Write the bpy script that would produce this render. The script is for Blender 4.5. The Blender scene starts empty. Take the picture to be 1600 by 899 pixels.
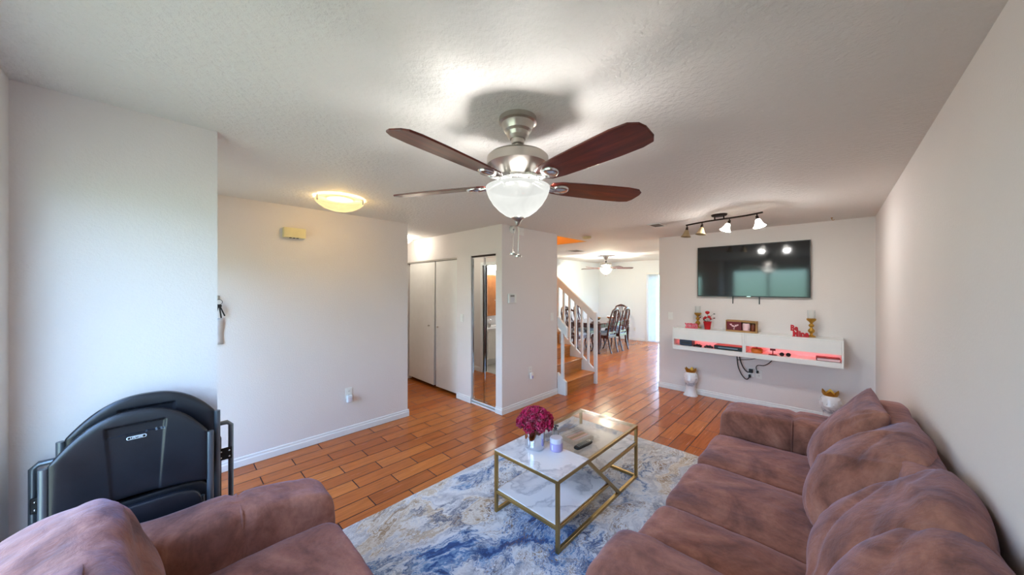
import bpy, bmesh, math, random
from mathutils import Vector, Matrix, Euler, noise as mnoise

# ------------------------------------------------------------------ camera, sky, exposure
SC = bpy.context.scene
COL = SC.collection
R = math.radians
PI = math.pi
cam_d = bpy.data.cameras.new('camera')
cam = bpy.data.objects.new('camera', cam_d)
COL.objects.link(cam)
cam.location = (0, 0, 1.627)
cam.rotation_euler = (R(90), 0, R(43.94))
cam_d.sensor_width = 36.0
cam_d.lens = 36.0 * 518.4 / 1600
cam_d.clip_start = 0.03
SC.camera = cam
SC.view_settings.view_transform = 'Standard'
SC.view_settings.look = 'None'
SC.view_settings.exposure = 1.15
SC.view_settings.gamma = 1.0
SC.view_settings.use_curve_mapping = False

SKY = 6.6            # strength of the overcast sky
FAN_W = 15.0         # ceiling fan lamp
DINE_W = 140.0        # dining room fan lamp
ENTRY_W = 8.0        # warm entry dome
HALL_W = 12.0
TRACK_W = 9.0
STAIR_W = 40.0

W = bpy.data.worlds.new('sky')
SC.world = W
W.use_nodes = True
nt = W.node_tree
nt.nodes.clear()
wo = nt.nodes.new('ShaderNodeOutputWorld')
bg = nt.nodes.new('ShaderNodeBackground')
tc = nt.nodes.new('ShaderNodeTexCoord')
sx = nt.nodes.new('ShaderNodeSeparateXYZ')
rp = nt.nodes.new('ShaderNodeValToRGB')
nt.links.new(tc.outputs['Generated'], sx.inputs[0])
mr = nt.nodes.new('ShaderNodeMapRange')
mr.inputs['From Min'].default_value = -1; mr.inputs['From Max'].default_value = 1
nt.links.new(sx.outputs['Z'], mr.inputs['Value'])
nt.links.new(mr.outputs[0], rp.inputs[0])
e = rp.color_ramp.elements
e[0].position = 0.40; e[0].color = (.20, .24, .20, 1)
e[1].position = 1.0; e[1].color = (.26, .54, 1.30, 1)
for pos, c in ((.485, (.18, .32, .27, 1)), (.515, (.27, .45, .42, 1)), (.56, (.56, .84, 1.18, 1))):
    k = e.new(pos); k.color = c
nt.links.new(rp.outputs[0], bg.inputs[0])
bg.inputs[1].default_value = SKY
nt.links.new(bg.outputs[0], wo.inputs[0])

def portal(name, loc, rot, sx_, sy_):
    l = bpy.data.lights.new(name, 'AREA'); l.shape = 'RECTANGLE'; l.size = sx_; l.size_y = sy_
    l.cycles.is_portal = True
    o = bpy.data.objects.new(name, l); COL.objects.link(o); o.location = loc; o.rotation_euler = rot
portal('front_window_daylight', (-1.275, -.545, 1.3), (R(90), 0, 0), 1.75, 1.75)     # aims +Y
portal('front_door_daylight', (-3.25, -.365, 1.05), (R(90), 0, 0), .74, 1.85)
portal('fill_window_daylight', (.475, 7.9, 1.4), (R(90), 0, R(90)), 3.2, 1.6)  # sky portal for the added, unseen window
portal('patio_door_daylight', (-2.8, 10.115, 1.03), (R(-90), 0, 0), 2.45, 2.1)      # aims -Y

def lamp(name, loc, watt, col, rad, spot=None, rot=None):
    l = bpy.data.lights.new(name, 'SPOT' if spot else 'POINT')
    l.energy = watt; l.color = col; l.shadow_soft_size = rad
    if spot: l.spot_size = R(spot); l.spot_blend = .6
    o = bpy.data.objects.new(name, l); COL.objects.link(o); o.location = loc
    if rot: o.rotation_euler = rot
    return o

# ------------------------------------------------------------------ materials
def lin(r, g, b):
    f = lambda v: (v/255/12.92) if v/255 <= .04045 else ((v/255+.055)/1.055)**2.4
    return (f(r), f(g), f(b), 1)
class NT:
    def __init__(s, name):
        s.m = bpy.data.materials.new(name); s.m.use_nodes = True
        s.t = s.m.node_tree; s.t.nodes.clear()
        s.out = s.n('ShaderNodeOutputMaterial')
        s.b = s.n('ShaderNodeBsdfPrincipled')
        s.l(s.b.outputs[0], s.out.inputs[0])
    def n(s, t, **kw):
        x = s.t.nodes.new(t)
        for k, v in kw.items(): setattr(x, k, v)
        return x
    def l(s, a, b): s.t.links.new(a, b)
    def set(s, **kw):
        for k, v in kw.items():
            s.b.inputs[k.replace('_', ' ')].default_value = v
        return s
    def coord(s, kind='Object', scale=(1, 1, 1), loc=(0, 0, 0), rot=(0, 0, 0)):
        c = s.n('ShaderNodeTexCoord'); m = s.n('ShaderNodeMapping')
        m.inputs['Scale'].default_value = scale; m.inputs['Location'].default_value = loc
        m.inputs['Rotation'].default_value = rot
        s.l(c.outputs[kind], m.inputs[0]); return m.outputs[0]
    def noise(s, vec, scale, detail=4, rough=.55, dist=0, out=0):
        x = s.n('ShaderNodeTexNoise')
        s.l(vec, x.inputs['Vector'])
        x.inputs['Scale'].default_value = scale; x.inputs['Detail'].default_value = detail
        x.inputs['Roughness'].default_value = rough; x.inputs['Distortion'].default_value = dist
        return x.outputs[out]
    def ramp(s, fac, stops, interp='LINEAR'):
        x = s.n('ShaderNodeValToRGB'); s.l(fac, x.inputs[0])
        x.color_ramp.interpolation = interp
        el = x.color_ramp.elements
        el[0].position, el[0].color = stops[0][0], stops[0][1]
        el[1].position, el[1].color = stops[-1][0], stops[-1][1]
        for p, c in stops[1:-1]:
            k = el.new(p); k.color = c
        return x.outputs[0]
    def mix(s, fac, a, b, mode='MIX'):
        x = s.n('ShaderNodeMix', data_type='RGBA', blend_type=mode)
        for v, i in ((fac, 0), (a, 6), (b, 7)):
            if hasattr(v, 'links'): s.l(v, x.inputs[i])
            else: x.inputs[i].default_value = v
        return x.outputs[2]
    def bump(s, h, strength=.3, dist=.01):
        x = s.n('ShaderNodeBump'); x.inputs['Strength'].default_value = strength
        x.inputs['Distance'].default_value = dist
        s.l(h, x.inputs['Height']); s.l(x.outputs[0], s.b.inputs['Normal'])
    def col(s, c): s.l(c, s.b.inputs['Base Color'])

def g(v): return (v, v, v, 1)
M = {}
def plain(name, rgb, rough=.5, metal=0.0, vary=.06, bump=0, bscale=60, **kw):
    """solid colour with a light procedural mottling"""
    a = NT(name); c = lin(*rgb)
    co = a.coord()
    n = a.noise(co, 9, 3)
    d = tuple(max(0, v*(1-vary)) for v in c[:3]) + (1,)
    u = tuple(min(1, v*(1+vary)) for v in c[:3]) + (1,)
    a.col(a.ramp(n, [(.3, d), (.7, u)]))
    a.set(Roughness=rough, Metallic=metal, **kw)
    if bump: a.bump(a.noise(co, bscale, 3), bump, .004)
    M[name] = a.m
    return a.m
def paint(name, rgb, scale, strength, rough=.75, stretch=(1, 1, 1)):
    a = NT(name); co = a.coord('Object', stretch)
    c = lin(*rgb); n0 = a.noise(co, 1.3, 2)
    a.col(a.ramp(n0, [(.3, tuple(v*.975 for v in c[:3])+(1,)), (.7, c)]))
    a.set(Roughness=rough)
    n = a.noise(co, scale, 4, .6)
    h = a.ramp(n, [(.38, g(0)), (.62, g(1))])
    a.bump(h, strength, .006)
    M[name] = a.m
paint('wall_paint', (230, 222, 218), 85, .16)
paint('ceiling_paint', (226, 221, 216), 36, .5)
paint('dining_paint', (236, 238, 242), 85, .12)
paint('stairwell_paint', (222, 178, 104), 60, .12)
plain('trim_white', (232, 232, 230), .38, vary=.02)
plain('door_white', (233, 231, 226), .42, vary=.02)
plain('white_lacquer', (236, 236, 232), .22, vary=.015)
plain('white_plastic', (236, 234, 228), .4, vary=.02)
plain('ivory_plastic', (226, 214, 168), .45, vary=.05)
plain('gap_shade', (28, 24, 22), .8)  # near-black standing in for the shade inside gaps, slots and the closet
plain('nickel', (196, 190, 182), .28, 1.0, .05)
plain('bright_nickel', (214, 212, 208), .2, 1.0, .04)
plain('black_rubber', (18, 17, 17), .6)
plain('bronze', (44, 32, 27), .45, .6)
plain('gold_metal', (176, 146, 92), .34, 1.0, .07)
plain('gold_paint', (186, 140, 56), .38, .75, .12, bump=.3)
plain('steel_grey', (118, 126, 134), .35, .7, .08)
plain('black_plastic', (16, 16, 17), .35)
plain('cable_black', (20, 17, 16), .5)
plain('red_gloss', (190, 18, 28), .35, vary=.12)
plain('red_wood', (206, 36, 50), .45, vary=.12)
plain('pink_red', (240, 112, 134), .45, vary=.15)
plain('pale_pink', (240, 196, 196), .5)
plain('kraft', (176, 134, 84), .75, vary=.12, bump=.2)
plain('dark_red', (110, 8, 18), .5, vary=.2)
plain('brown_jar', (104, 46, 20), .4)
plain('white_ceramic', (232, 232, 234), .18, vary=.02)
plain('leaf_green', (46, 72, 40), .6, vary=.3)
plain('lilac_wax', (176, 162, 206), .4, vary=.05)
plain('pale_label', (214, 210, 220), .5)
plain('grey_box', (176, 168, 160), .45)
plain('mirror_glass', (236, 240, 240), .02, 1.0, .0)
plain('silver_mirror', (216, 218, 224), .07, 1.0, .05, bump=.06, bscale=30)
plain('bath_tile', (186, 184, 178), .3)
plain('oak_panel', (176, 112, 62), .45, vary=.15)
plain('chrome', (225, 228, 230), .08, 1.0)
plain('paper_white', (222, 226, 232), .6)
plain('seat_fabric', (176, 180, 188), .85, vary=.12, bump=.3, bscale=120)
plain('vent_grey', (150, 146, 142), .5)
plain('orange_fruit', (226, 120, 40), .45, vary=.15)
plain('apple_red', (176, 30, 34), .3, vary=.25)
plain('pear_green', (170, 184, 84), .4, vary=.15)
plain('blue_box', (30, 44, 70), .4)

def emit(name, rgb, strength, base=(240, 236, 226), rough=.3, swirl=False):
    a = NT(name); c = lin(*rgb); a.set(Roughness=rough)
    a.b.inputs['Base Color'].default_value = lin(*base)
    co = a.coord()
    n = a.noise(co, 7, 4, .6, 1.5)
    lo = tuple(v*(.86 if swirl else .97) for v in c[:3])+(1,)
    a.l(a.ramp(n, [(.35, lo), (.65, c)]), a.b.inputs['Emission Color'])
    a.b.inputs['Emission Strength'].default_value = strength
    M[name] = a.m
emit('red_led', (255, 96, 92), 4.5)
emit('vanity_bulb', (255, 252, 240), 9)
emit('lit_shade', (255, 250, 240), 2.6)
def shade_glass(name, rgb, em, pass_=.45, base=.5):
    """frosted lamp glass: glows, scatters and lets part of the lamp's light through"""
    a = NT(name); co = a.coord(); c = lin(*rgb)
    n = a.noise(co, 6, 4, .6, 2.0)
    cc = a.ramp(n, [(.3, tuple(v*.88 for v in c[:3])+(1,)), (.7, c)])
    a.b.inputs['Base Color'].default_value = g(base); a.set(Roughness=.55, Specular_IOR_Level=.15)
    a.l(cc, a.b.inputs['Emission Color']); a.b.inputs['Emission Strength'].default_value = em
    tr = a.n('ShaderNodeBsdfTransparent'); tr.inputs[0].default_value = c
    mx = a.n('ShaderNodeMixShader'); mx.inputs[0].default_value = pass_
    a.l(a.b.outputs[0], mx.inputs[1]); a.l(tr.outputs[0], mx.inputs[2]); a.l(mx.outputs[0], a.out.inputs[0])
    M[name] = a.m
shade_glass('fan_bowl_glass', (250, 251, 246), .40, .05, .03)
shade_glass('dining_bowl_glass', (255, 246, 214), .35, .25, .03)
shade_glass('entry_dome_glass', (255, 236, 176), .50, .28, .06)
shade_glass('hall_dome_glass', (255, 250, 236), .9, .4, .05)
plain('amber_shade', (176, 152, 116), .35, vary=.1)
def clear(name, tint, refl=.08, body=None, bodyf=0.0):
    a = NT(name)
    tr = a.n('ShaderNodeBsdfTransparent'); tr.inputs[0].default_value = tint
    gl = a.n('ShaderNodeBsdfGlossy'); gl.inputs['Roughness'].default_value = .03
    lw = a.n('ShaderNodeLayerWeight'); lw.inputs[0].default_value = .35
    mrn = a.n('ShaderNodeMapRange'); mrn.inputs['To Min'].default_value = refl*.5; mrn.inputs['To Max'].default_value = min(1, refl*7)
    a.l(lw.outputs['Fresnel'], mrn.inputs['Value'])
    mx = a.n('ShaderNodeMixShader')
    a.l(mrn.outputs[0], mx.inputs[0]); a.l(tr.outputs[0], mx.inputs[1]); a.l(gl.outputs[0], mx.inputs[2])
    if body:
        a.b.inputs['Base Color'].default_value = body; a.set(Roughness=.2)
        m2 = a.n('ShaderNodeMixShader'); m2.inputs[0].default_value = bodyf
        a.l(mx.outputs[0], m2.inputs[1]); a.l(a.b.outputs[0], m2.inputs[2]); a.l(m2.outputs[0], a.out.inputs[0])
    else:
        a.l(mx.outputs[0], a.out.inputs[0])
    M[name] = a.m
clear('window_glass', (.97, .98, .98, 1), .05)
clear('table_glass', (.985, .99, .985, 1), .05)
clear('clear_glass', (.94, .95, .95, 1), .06)
clear('clear_plastic', (.9, .9, .9, 1), .06, lin(210, 208, 204), .35)

def wood_tile():
    a = NT('wood_tile_floor')
    c = a.n('ShaderNodeTexCoord'); s = a.n('ShaderNodeSeparateXYZ'); cb = a.n('ShaderNodeCombineXYZ')
    a.l(c.outputs['Object'], s.inputs[0])
    ax = a.n('ShaderNodeMath', operation='ADD'); ax.inputs[1].default_value = 20*.53-1.345
    ay = a.n('ShaderNodeMath', operation='ADD'); ay.inputs[1].default_value = 2.915+62*.155
    a.l(s.outputs['Y'], ax.inputs[0]); a.l(s.outputs['X'], ay.inputs[0])
    a.l(ax.outputs[0], cb.inputs[0]); a.l(ay.outputs[0], cb.inputs[1])
    br = a.n('ShaderNodeTexBrick'); a.l(cb.outputs[0], br.inputs['Vector'])
    br.offset = .5; br.offset_frequency = 2; br.squash = 1
    br.inputs['Scale'].default_value = 1
    br.inputs['Brick Width'].default_value = .53; br.inputs['Row Height'].default_value = .155
    br.inputs['Mortar Size'].default_value = .0042; br.inputs['Mortar Smooth'].default_value = .1
    br.inputs['Color1'].default_value = g(0); br.inputs['Color2'].default_value = g(1)
    br.inputs['Mortar'].default_value = g(.5); br.inputs['Bias'].default_value = 0
    tone = a.ramp(br.outputs['Color'], [(0, lin(174, 90, 36)), (.5, lin(190, 104, 45)), (1, lin(202, 117, 53))])
    mp = a.n('ShaderNodeMapping'); mp.inputs['Scale'].default_value = (1.6, 26, 1); a.l(cb.outputs[0], mp.inputs[0])
    gr = a.noise(mp.outputs[0], 2.2, 6, .6, .8)
    streak = a.ramp(gr, [(.3, g(.72)), (.55, g(1)), (.75, g(1.12))])
    wood = a.mix(1.0, tone, streak, 'MULTIPLY')
    a.col(a.mix(br.outputs['Fac'], wood, lin(44, 22, 14)))
    rr = a.ramp(a.noise(mp.outputs[0], 1.1, 3), [(.3, g(.16)), (.7, g(.28))])
    rr2 = a.mix(br.outputs['Fac'], rr, g(.7))
    a.l(rr2, a.b.inputs['Roughness'])
    a.set(Specular_IOR_Level=.34)
    inv = a.n('ShaderNodeMath', operation='SUBTRACT'); inv.inputs[0].default_value = 1; a.l(br.outputs['Fac'], inv.inputs[1])
    a.bump(inv.outputs[0], .35, .002)
    M['wood_tile_floor'] = a.m
wood_tile()

def suede(name, rgb, dark, light):
    a = NT(name); co = a.coord()
    n1 = a.noise(co, 3.2, 5, .6, 1.2)
    st = a.coord('Object', (1.0, 5.0, 2.0), (3, 1, 2), (0, 0, .6))
    n2 = a.noise(st, 3.0, 4, .6, .4)
    base = a.ramp(n1, [(.28, lin(*dark)), (.5, lin(*rgb)), (.72, lin(*light))])
    brush = a.ramp(n2, [(.32, g(.80)), (.5, g(1)), (.70, g(1.15))])
    nap = a.ramp(a.noise(co, 34, 5, .7, .5), [(.3, g(.84)), (.5, g(1)), (.7, g(1.12))])
    a.col(a.mix(1.0, a.mix(1.0, base, brush, 'MULTIPLY'), nap, 'MULTIPLY'))
    a.set(Roughness=.88, Sheen_Weight=.27, Sheen_Roughness=.42, Sheen_Tint=(.68, .70, 1.0, 1), Specular_IOR_Level=.2)  # blue tint puts cool window daylight into the brown fabric's sheen
    fine = a.noise(co, 16, 5, .65, .6)
    a.bump(fine, .40, .012)
    M[name] = a.m
suede('brown_suede', (144, 93, 75), (98, 59, 47), (172, 118, 97))

def rug():
    a = NT('marbled_rug')
    co = a.coord('Object', (1, 1, 1), (.4, .9, 0))
    st = a.coord('Object', (1.5, .8, 1), (.4, .9, 0), (0, 0, .35))
    w = a.noise(st, 1.1, 6, .62, .8, 1)
    off = a.mix(.8, st, w, 'ADD')
    v = a.noise(off, 1.15, 8, .62, 1.4)
    base = a.ramp(v, [(.34, lin(22, 40, 84)), (.385, lin(50, 88, 146)), (.41, lin(120, 152, 190)), (.43, lin(206, 210, 218)), (.445, lin(66, 100, 152)), (.46, lin(196, 204, 216)),
                      (.50, lin(226, 225, 226)), (.55, lin(190, 190, 196)), (.585, lin(228, 224, 220)), (.61, lin(196, 174, 146)), (.63, lin(226, 220, 212)), (.67, lin(166, 132, 92)), (.70, lin(214, 204, 190)), (.76, lin(160, 126, 84))])
    v2 = a.noise(off, 1.9, 7, .6, 2.2)
    sn = a.n('ShaderNodeMath', operation='MULTIPLY'); sn.inputs[1].default_value = 95; a.l(v2, sn.inputs[0])
    sq = a.n('ShaderNodeMath', operation='SINE'); a.l(sn.outputs[0], sq.inputs[0])
    lines = a.ramp(sq.outputs[0], [(.40, g(0)), (.9, g(1))])
    patch = a.ramp(a.noise(co, 1.0, 4, .55, .6), [(.44, g(0)), (.56, g(1))])
    brk = a.ramp(a.noise(off, 6, 4), [(.42, g(0)), (.58, g(1))])
    f1 = a.mix(1.0, a.mix(1.0, lines, patch, 'MULTIPLY'), brk, 'MULTIPLY')
    c1 = a.mix(f1, base, lin(132, 98, 58))
    bl = a.ramp(a.noise(co, 1.25, 4, .55, .9, 1), [(.50, g(0)), (.58, g(1))])
    v3 = a.noise(off, 3.4, 9, .7, 1.8)
    sp = a.ramp(v3, [(.50, g(0)), (.56, g(.9)), (.60, g(.15)), (.66, g(.8)), (.74, g(0))])
    c2 = a.mix(a.mix(1.0, sp, bl, 'MULTIPLY'), c1, lin(24, 46, 92))
    sp2 = a.ramp(a.noise(off, 9, 6, .65, 1.0), [(.60, g(0)), (.68, g(.5))])
    c3 = a.mix(sp2, c2, lin(150, 152, 164))
    a.col(c3)
    a.set(Roughness=.95, Sheen_Weight=.15)
    a.bump(a.noise(co, 160, 2), .3, .004)
    M['marbled_rug'] = a.m
rug()

def marble(name, s, base=(236, 234, 236), vein=(176, 176, 184)):
    a = NT(name); co = a.coord('Object', (1, 1, 1), (s, 2*s, 0))
    w = a.noise(co, 2.0, 6, .6, .8, 1)
    off = a.mix(.35, co, w, 'ADD')
    v = a.noise(off, 2.2, 4, .5, .8)
    f = a.ramp(v, [(.455, g(0)), (.495, g(.75)), (.51, g(.35)), (.56, g(0))])
    cl = a.noise(co, 2.4, 3)
    f2 = a.ramp(cl, [(.48, g(0)), (.75, g(.35))])
    c = a.mix(a.mix(1, f, f2, 'ADD'), lin(*base), lin(*vein))
    a.col(c); a.set(Roughness=.16)
    M[name] = a.m
marble('white_marble', 1.3)
marble('lion_marble', 4.1, (240, 240, 242), (150, 156, 170))

def woodgrain(name, dark, mid, light, rough=.35, axis=0, coat=0.0):
    a = NT(name)
    sc = [14, 14, 14]; sc[axis] = 1.2
    co = a.coord('Object', tuple(sc))
    n = a.noise(co, 2.2, 6, .6, .8)
    a.col(a.ramp(n, [(.28, lin(*dark)), (.5, lin(*mid)), (.74, lin(*light))]))
    a.set(Roughness=rough, Coat_Weight=coat, Coat_Roughness=.12)
    M[name] = a.m
woodgrain('cherry_blade', (52, 12, 10), (90, 24, 15), (126, 46, 24), .30, 0, .3)
woodgrain('stair_wood', (160, 98, 40), (190, 124, 56), (212, 148, 76), .28, 1)
woodgrain('dark_cherry', (46, 18, 12), (74, 30, 20), (110, 52, 34), .22, 2, .6)

def flower_mat():
    a = NT('magenta_petals'); co = a.coord()
    n = a.noise(co, 40, 3)
    a.col(a.ramp(n, [(.3, lin(150, 4, 54)), (.55, lin(204, 16, 84)), (.75, lin(232, 60, 124))]))
    a.set(Roughness=.6, Sheen_Weight=.2); M['magenta_petals'] = a.m
flower_mat()
def tv_screen():
    a = NT('television_screen'); co = a.coord(); n = a.noise(co, 2, 2)
    a.col(a.ramp(n, [(.3, lin(24, 26, 30)), (.7, lin(32, 34, 38))]))
    a.set(Roughness=.07, Specular_IOR_Level=.75)
    M['television_screen'] = a.m
tv_screen()
def chair_plastic():
    a = NT('charcoal_plastic'); co = a.coord()
    n = a.noise(co, 5, 5, .65)
    a.col(a.ramp(n, [(.3, lin(20, 22, 28)), (.7, lin(34, 36, 42))]))
    a.set(Roughness=.33, Specular_IOR_Level=.6)
    a.bump(a.noise(co, 260, 2), .25, .001)
    M['charcoal_plastic'] = a.m
chair_plastic()

# ------------------------------------------------------------------ mesh helpers
class MB:
    def __init__(s): s.v = []; s.f = []
    def add(s, vs, fs, mat=None):
        o = len(s.v)
        for p in vs:
            p = Vector(p)
            s.v.append(mat @ p if mat else p)
        s.f += [tuple(i+o for i in f) for f in fs]
        return s
    def box(s, x0, x1, y0, y1, z0, z1, mat=None):
        vs = [(x, y, z) for z in (z0, z1) for y in (y0, y1) for x in (x0, x1)]
        return s.add(vs, [(0, 2, 3, 1), (4, 5, 7, 6), (0, 1, 5, 4), (2, 6, 7, 3), (0, 4, 6, 2), (1, 3, 7, 5)], mat)
    def prism(s, pts, z0, z1, mat=None):
        """2-D outline in XY (counter-clockwise) pulled from z0 to z1"""
        n = len(pts)
        vs = [(x, y, z0) for x, y in pts] + [(x, y, z1) for x, y in pts]
        fs = [tuple(range(n-1, -1, -1)), tuple(range(n, 2*n))]
        fs += [(i, (i+1) % n, n+(i+1) % n, n+i) for i in range(n)]
        return s.add(vs, fs, mat)
    def lathe(s, prof, n=32, mat=None, cap=True):
        vs = []; fs = []
        for r, z in prof:
            for k in range(n):
                a = 2*PI*k/n; vs.append((r*math.cos(a), r*math.sin(a), z))
        for i in range(len(prof)-1):
            for k in range(n):
                k2 = (k+1) % n
                fs.append((i*n+k, i*n+k2, (i+1)*n+k2, (i+1)*n+k))
        if cap:
            fs.append(tuple(range(n-1, -1, -1))); m = (len(prof)-1)*n
            fs.append(tuple(range(m, m+n)))
        return s.add(vs, fs, mat)
    def tube(s, pts, r, n=8, mat=None, cap=True):
        pts = [Vector(p) for p in pts]
        rs = r if isinstance(r, (list, tuple)) else [r]*len(pts)
        vs = []; fs = []
        up = None
        for i, p in enumerate(pts):
            d = (pts[min(i+1, len(pts)-1)]-pts[max(i-1, 0)]).normalized()
            if up is None:
                up = Vector((0, 0, 1)) if abs(d.z) < .9 else Vector((1, 0, 0))
            a = d.cross(up)
            if a.length < 1e-5: a = d.cross(Vector((0, 1, 0)))
            a.normalize(); b = a.cross(d); up = b
            for k in range(n):
                t = 2*PI*k/n
                vs.append(p+a*math.cos(t)*rs[i]+b*math.sin(t)*rs[i])
        for i in range(len(pts)-1):
            for k in range(n):
                k2 = (k+1) % n
                fs.append((i*n+k, i*n+k2, (i+1)*n+k2, (i+1)*n+k))
        if cap:
            m = (len(pts)-1)*n
            fs += [tuple(range(n-1, -1, -1)), tuple(range(m, m+n))]
        return s.add(vs, fs, mat)
    def bar(s, p, q, w, h, up=(0, 0, 1), mat=None):
        """rectangular bar from p to q, w wide, h high"""
        p, q = Vector(p), Vector(q); d = (q-p).normalized(); up = Vector(up)
        a = d.cross(up)
        if a.length < 1e-4: a = d.cross(Vector((0, 1, 0)))
        a.normalize(); b = a.cross(d)
        vs = [c+a*sx*w/2+b*sz*h/2 for c in (p, q) for sx, sz in ((-1, -1), (1, -1), (1, 1), (-1, 1))]
        return s.add(vs, [(0, 1, 2, 3), (7, 6, 5, 4), (0, 4, 5, 1), (1, 5, 6, 2), (2, 6, 7, 3), (3, 7, 4, 0)], mat)
    def ball(s, c, r, n=16, m=10, sc=(1, 1, 1), mat=None):
        vs = [Vector((0, 0, 1))]
        for i in range(1, m):
            t = PI*i/m
            for k in range(n):
                a = 2*PI*k/n; vs.append(Vector((math.sin(t)*math.cos(a), math.sin(t)*math.sin(a), math.cos(t))))
        vs.append(Vector((0, 0, -1)))
        fs = [(0, 1+k, 1+(k+1) % n) for k in range(n)]
        for i in range(m-2):
            for k in range(n):
                k2 = (k+1) % n; o = 1+i*n
                fs.append((o+k, o+n+k, o+n+k2, o+k2))
        o = 1+(m-2)*n
        fs += [(o+k, len(vs)-1, o+(k+1) % n) for k in range(n)]
        c = Vector(c)
        return s.add([c+Vector((v.x*r*sc[0], v.y*r*sc[1], v.z*r*sc[2])) for v in vs], fs, mat)
    def build(s, name, mat, parent=None, smooth=None, bevel=0, loc=None, rot=None, sub=0, seg=2):
        me = bpy.data.meshes.new(name)
        me.from_pydata([tuple(v) for v in s.v], [], s.f); me.update()
        bm = bmesh.new(); bm.from_mesh(me); bmesh.ops.recalc_face_normals(bm, faces=bm.faces); bm.to_mesh(me); bm.free()
        me.materials.append(M[mat] if isinstance(mat, str) else mat)
        o = bpy.data.objects.new(name, me); COL.objects.link(o)
        if parent: o.parent = parent
        if loc: o.location = loc
        if rot: o.rotation_euler = rot
        if bevel:
            b = o.modifiers.new('bevel', 'BEVEL'); b.width = bevel; b.segments = seg; b.limit_method = 'ANGLE'; b.angle_limit = R(40)
        if sub:
            b = o.modifiers.new('sub', 'SUBSURF'); b.levels = sub; b.render_levels = sub
        if smooth is not None:
            for p in me.polygons: p.use_smooth = True
            if smooth < 180: me.set_sharp_from_angle(angle=R(smooth))
        return o

def tag(o, label=None, cat=None, group=None, kind=None):
    if label: o['label'] = label
    if cat: o['category'] = cat
    if group: o['group'] = group
    if kind: o['kind'] = kind
    return o
def thing(name, label, cat, loc=(0, 0, 0), rz=0, group=None, rot=None):
    o = bpy.data.objects.new(name, None); COL.objects.link(o); o.empty_display_size = .1
    o.location = loc; o.rotation_euler = rot if rot else (0, 0, rz)
    return tag(o, label, cat, group)
def struct(name, mb, mat, parent=None, **kw):
    o = mb.build(name, mat, parent, **kw)
    if not parent: o['kind'] = 'structure'
    return o
def copy_tree(o, parent=None):
    c = o.copy(); COL.objects.link(c); c.parent = parent
    for ch in [x for x in bpy.data.objects if x.parent == o]: copy_tree(ch, c)
    return c
def text_mesh(name, body, size, mat, parent, loc, rot, depth=.002, bold=0.0, narrow=None):
    cu = bpy.data.curves.new(name, 'FONT'); cu.body = body; cu.size = size; cu.extrude = depth
    cu.offset = bold; cu.align_x = 'CENTER'; cu.align_y = 'BOTTOM_BASELINE' if narrow else 'CENTER'; cu.resolution_u = 3
    t = bpy.data.objects.new(name, cu); COL.objects.link(t)
    dg = bpy.context.evaluated_depsgraph_get()
    me = bpy.data.meshes.new_from_object(t.evaluated_get(dg))
    bpy.data.objects.remove(t)
    if narrow: me.transform(Matrix.Diagonal((narrow, 1, 1, 1)))
    me.materials.clear(); me.materials.append(M[mat])
    o = bpy.data.objects.new(name, me); COL.objects.link(o)
    if parent: o.parent = parent
    o.location = loc; o.rotation_euler = rot
    return o

def soft(w, d, h, e=6, res=18, crown=.02, wr=.005, seed=0, fs=4.0, warp=None):
    """stuffed block: a rounded box with a crowned top and cloth unevenness; origin at its centre"""
    mb = MB(); idx = {}; so = Vector((seed*3.7, seed*1.3, seed*7.1))
    def vert(q):
        key = tuple(round(c, 4) for c in q)
        if key in idx: return idx[key]
        n = (abs(q[0])**e+abs(q[1])**e+abs(q[2])**e)**(1/e)
        p = Vector((q[0]/n*w/2, q[1]/n*d/2, q[2]/n*h/2))
        u, v = q[0]/n, q[1]/n
        if q[2] > 0: p.z += crown*(1-u*u)*(1-v*v)*(q[2]/n)
        nv = Vector((p.x/(w/2)**2, p.y/(d/2)**2, p.z/(h/2)**2)).normalized()
        a = mnoise.noise(p*fs+so)*wr*1.6 + (abs(mnoise.noise(p*fs*2.1+so*2))-.25)*wr
        p = p+nv*a
        if warp: p = warp(p)
        idx[key] = len(mb.v); mb.v.append(p); return idx[key]
    for ax in range(3):
        for sg in (-1, 1):
            for i in range(res):
                for j in range(res):
                    qs = []
                    for a, b in ((i, j), (i+1, j), (i+1, j+1), (i, j+1)):
                        q = [0, 0, 0]; q[ax] = sg; q[(ax+1) % 3] = math.sin((-1+2*a/res)*PI/2) if False else -1+2*a/res; q[(ax+2) % 3] = -1+2*b/res
                        qs.append(vert(q))
                    mb.f.append(tuple(qs))
    return mb
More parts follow.
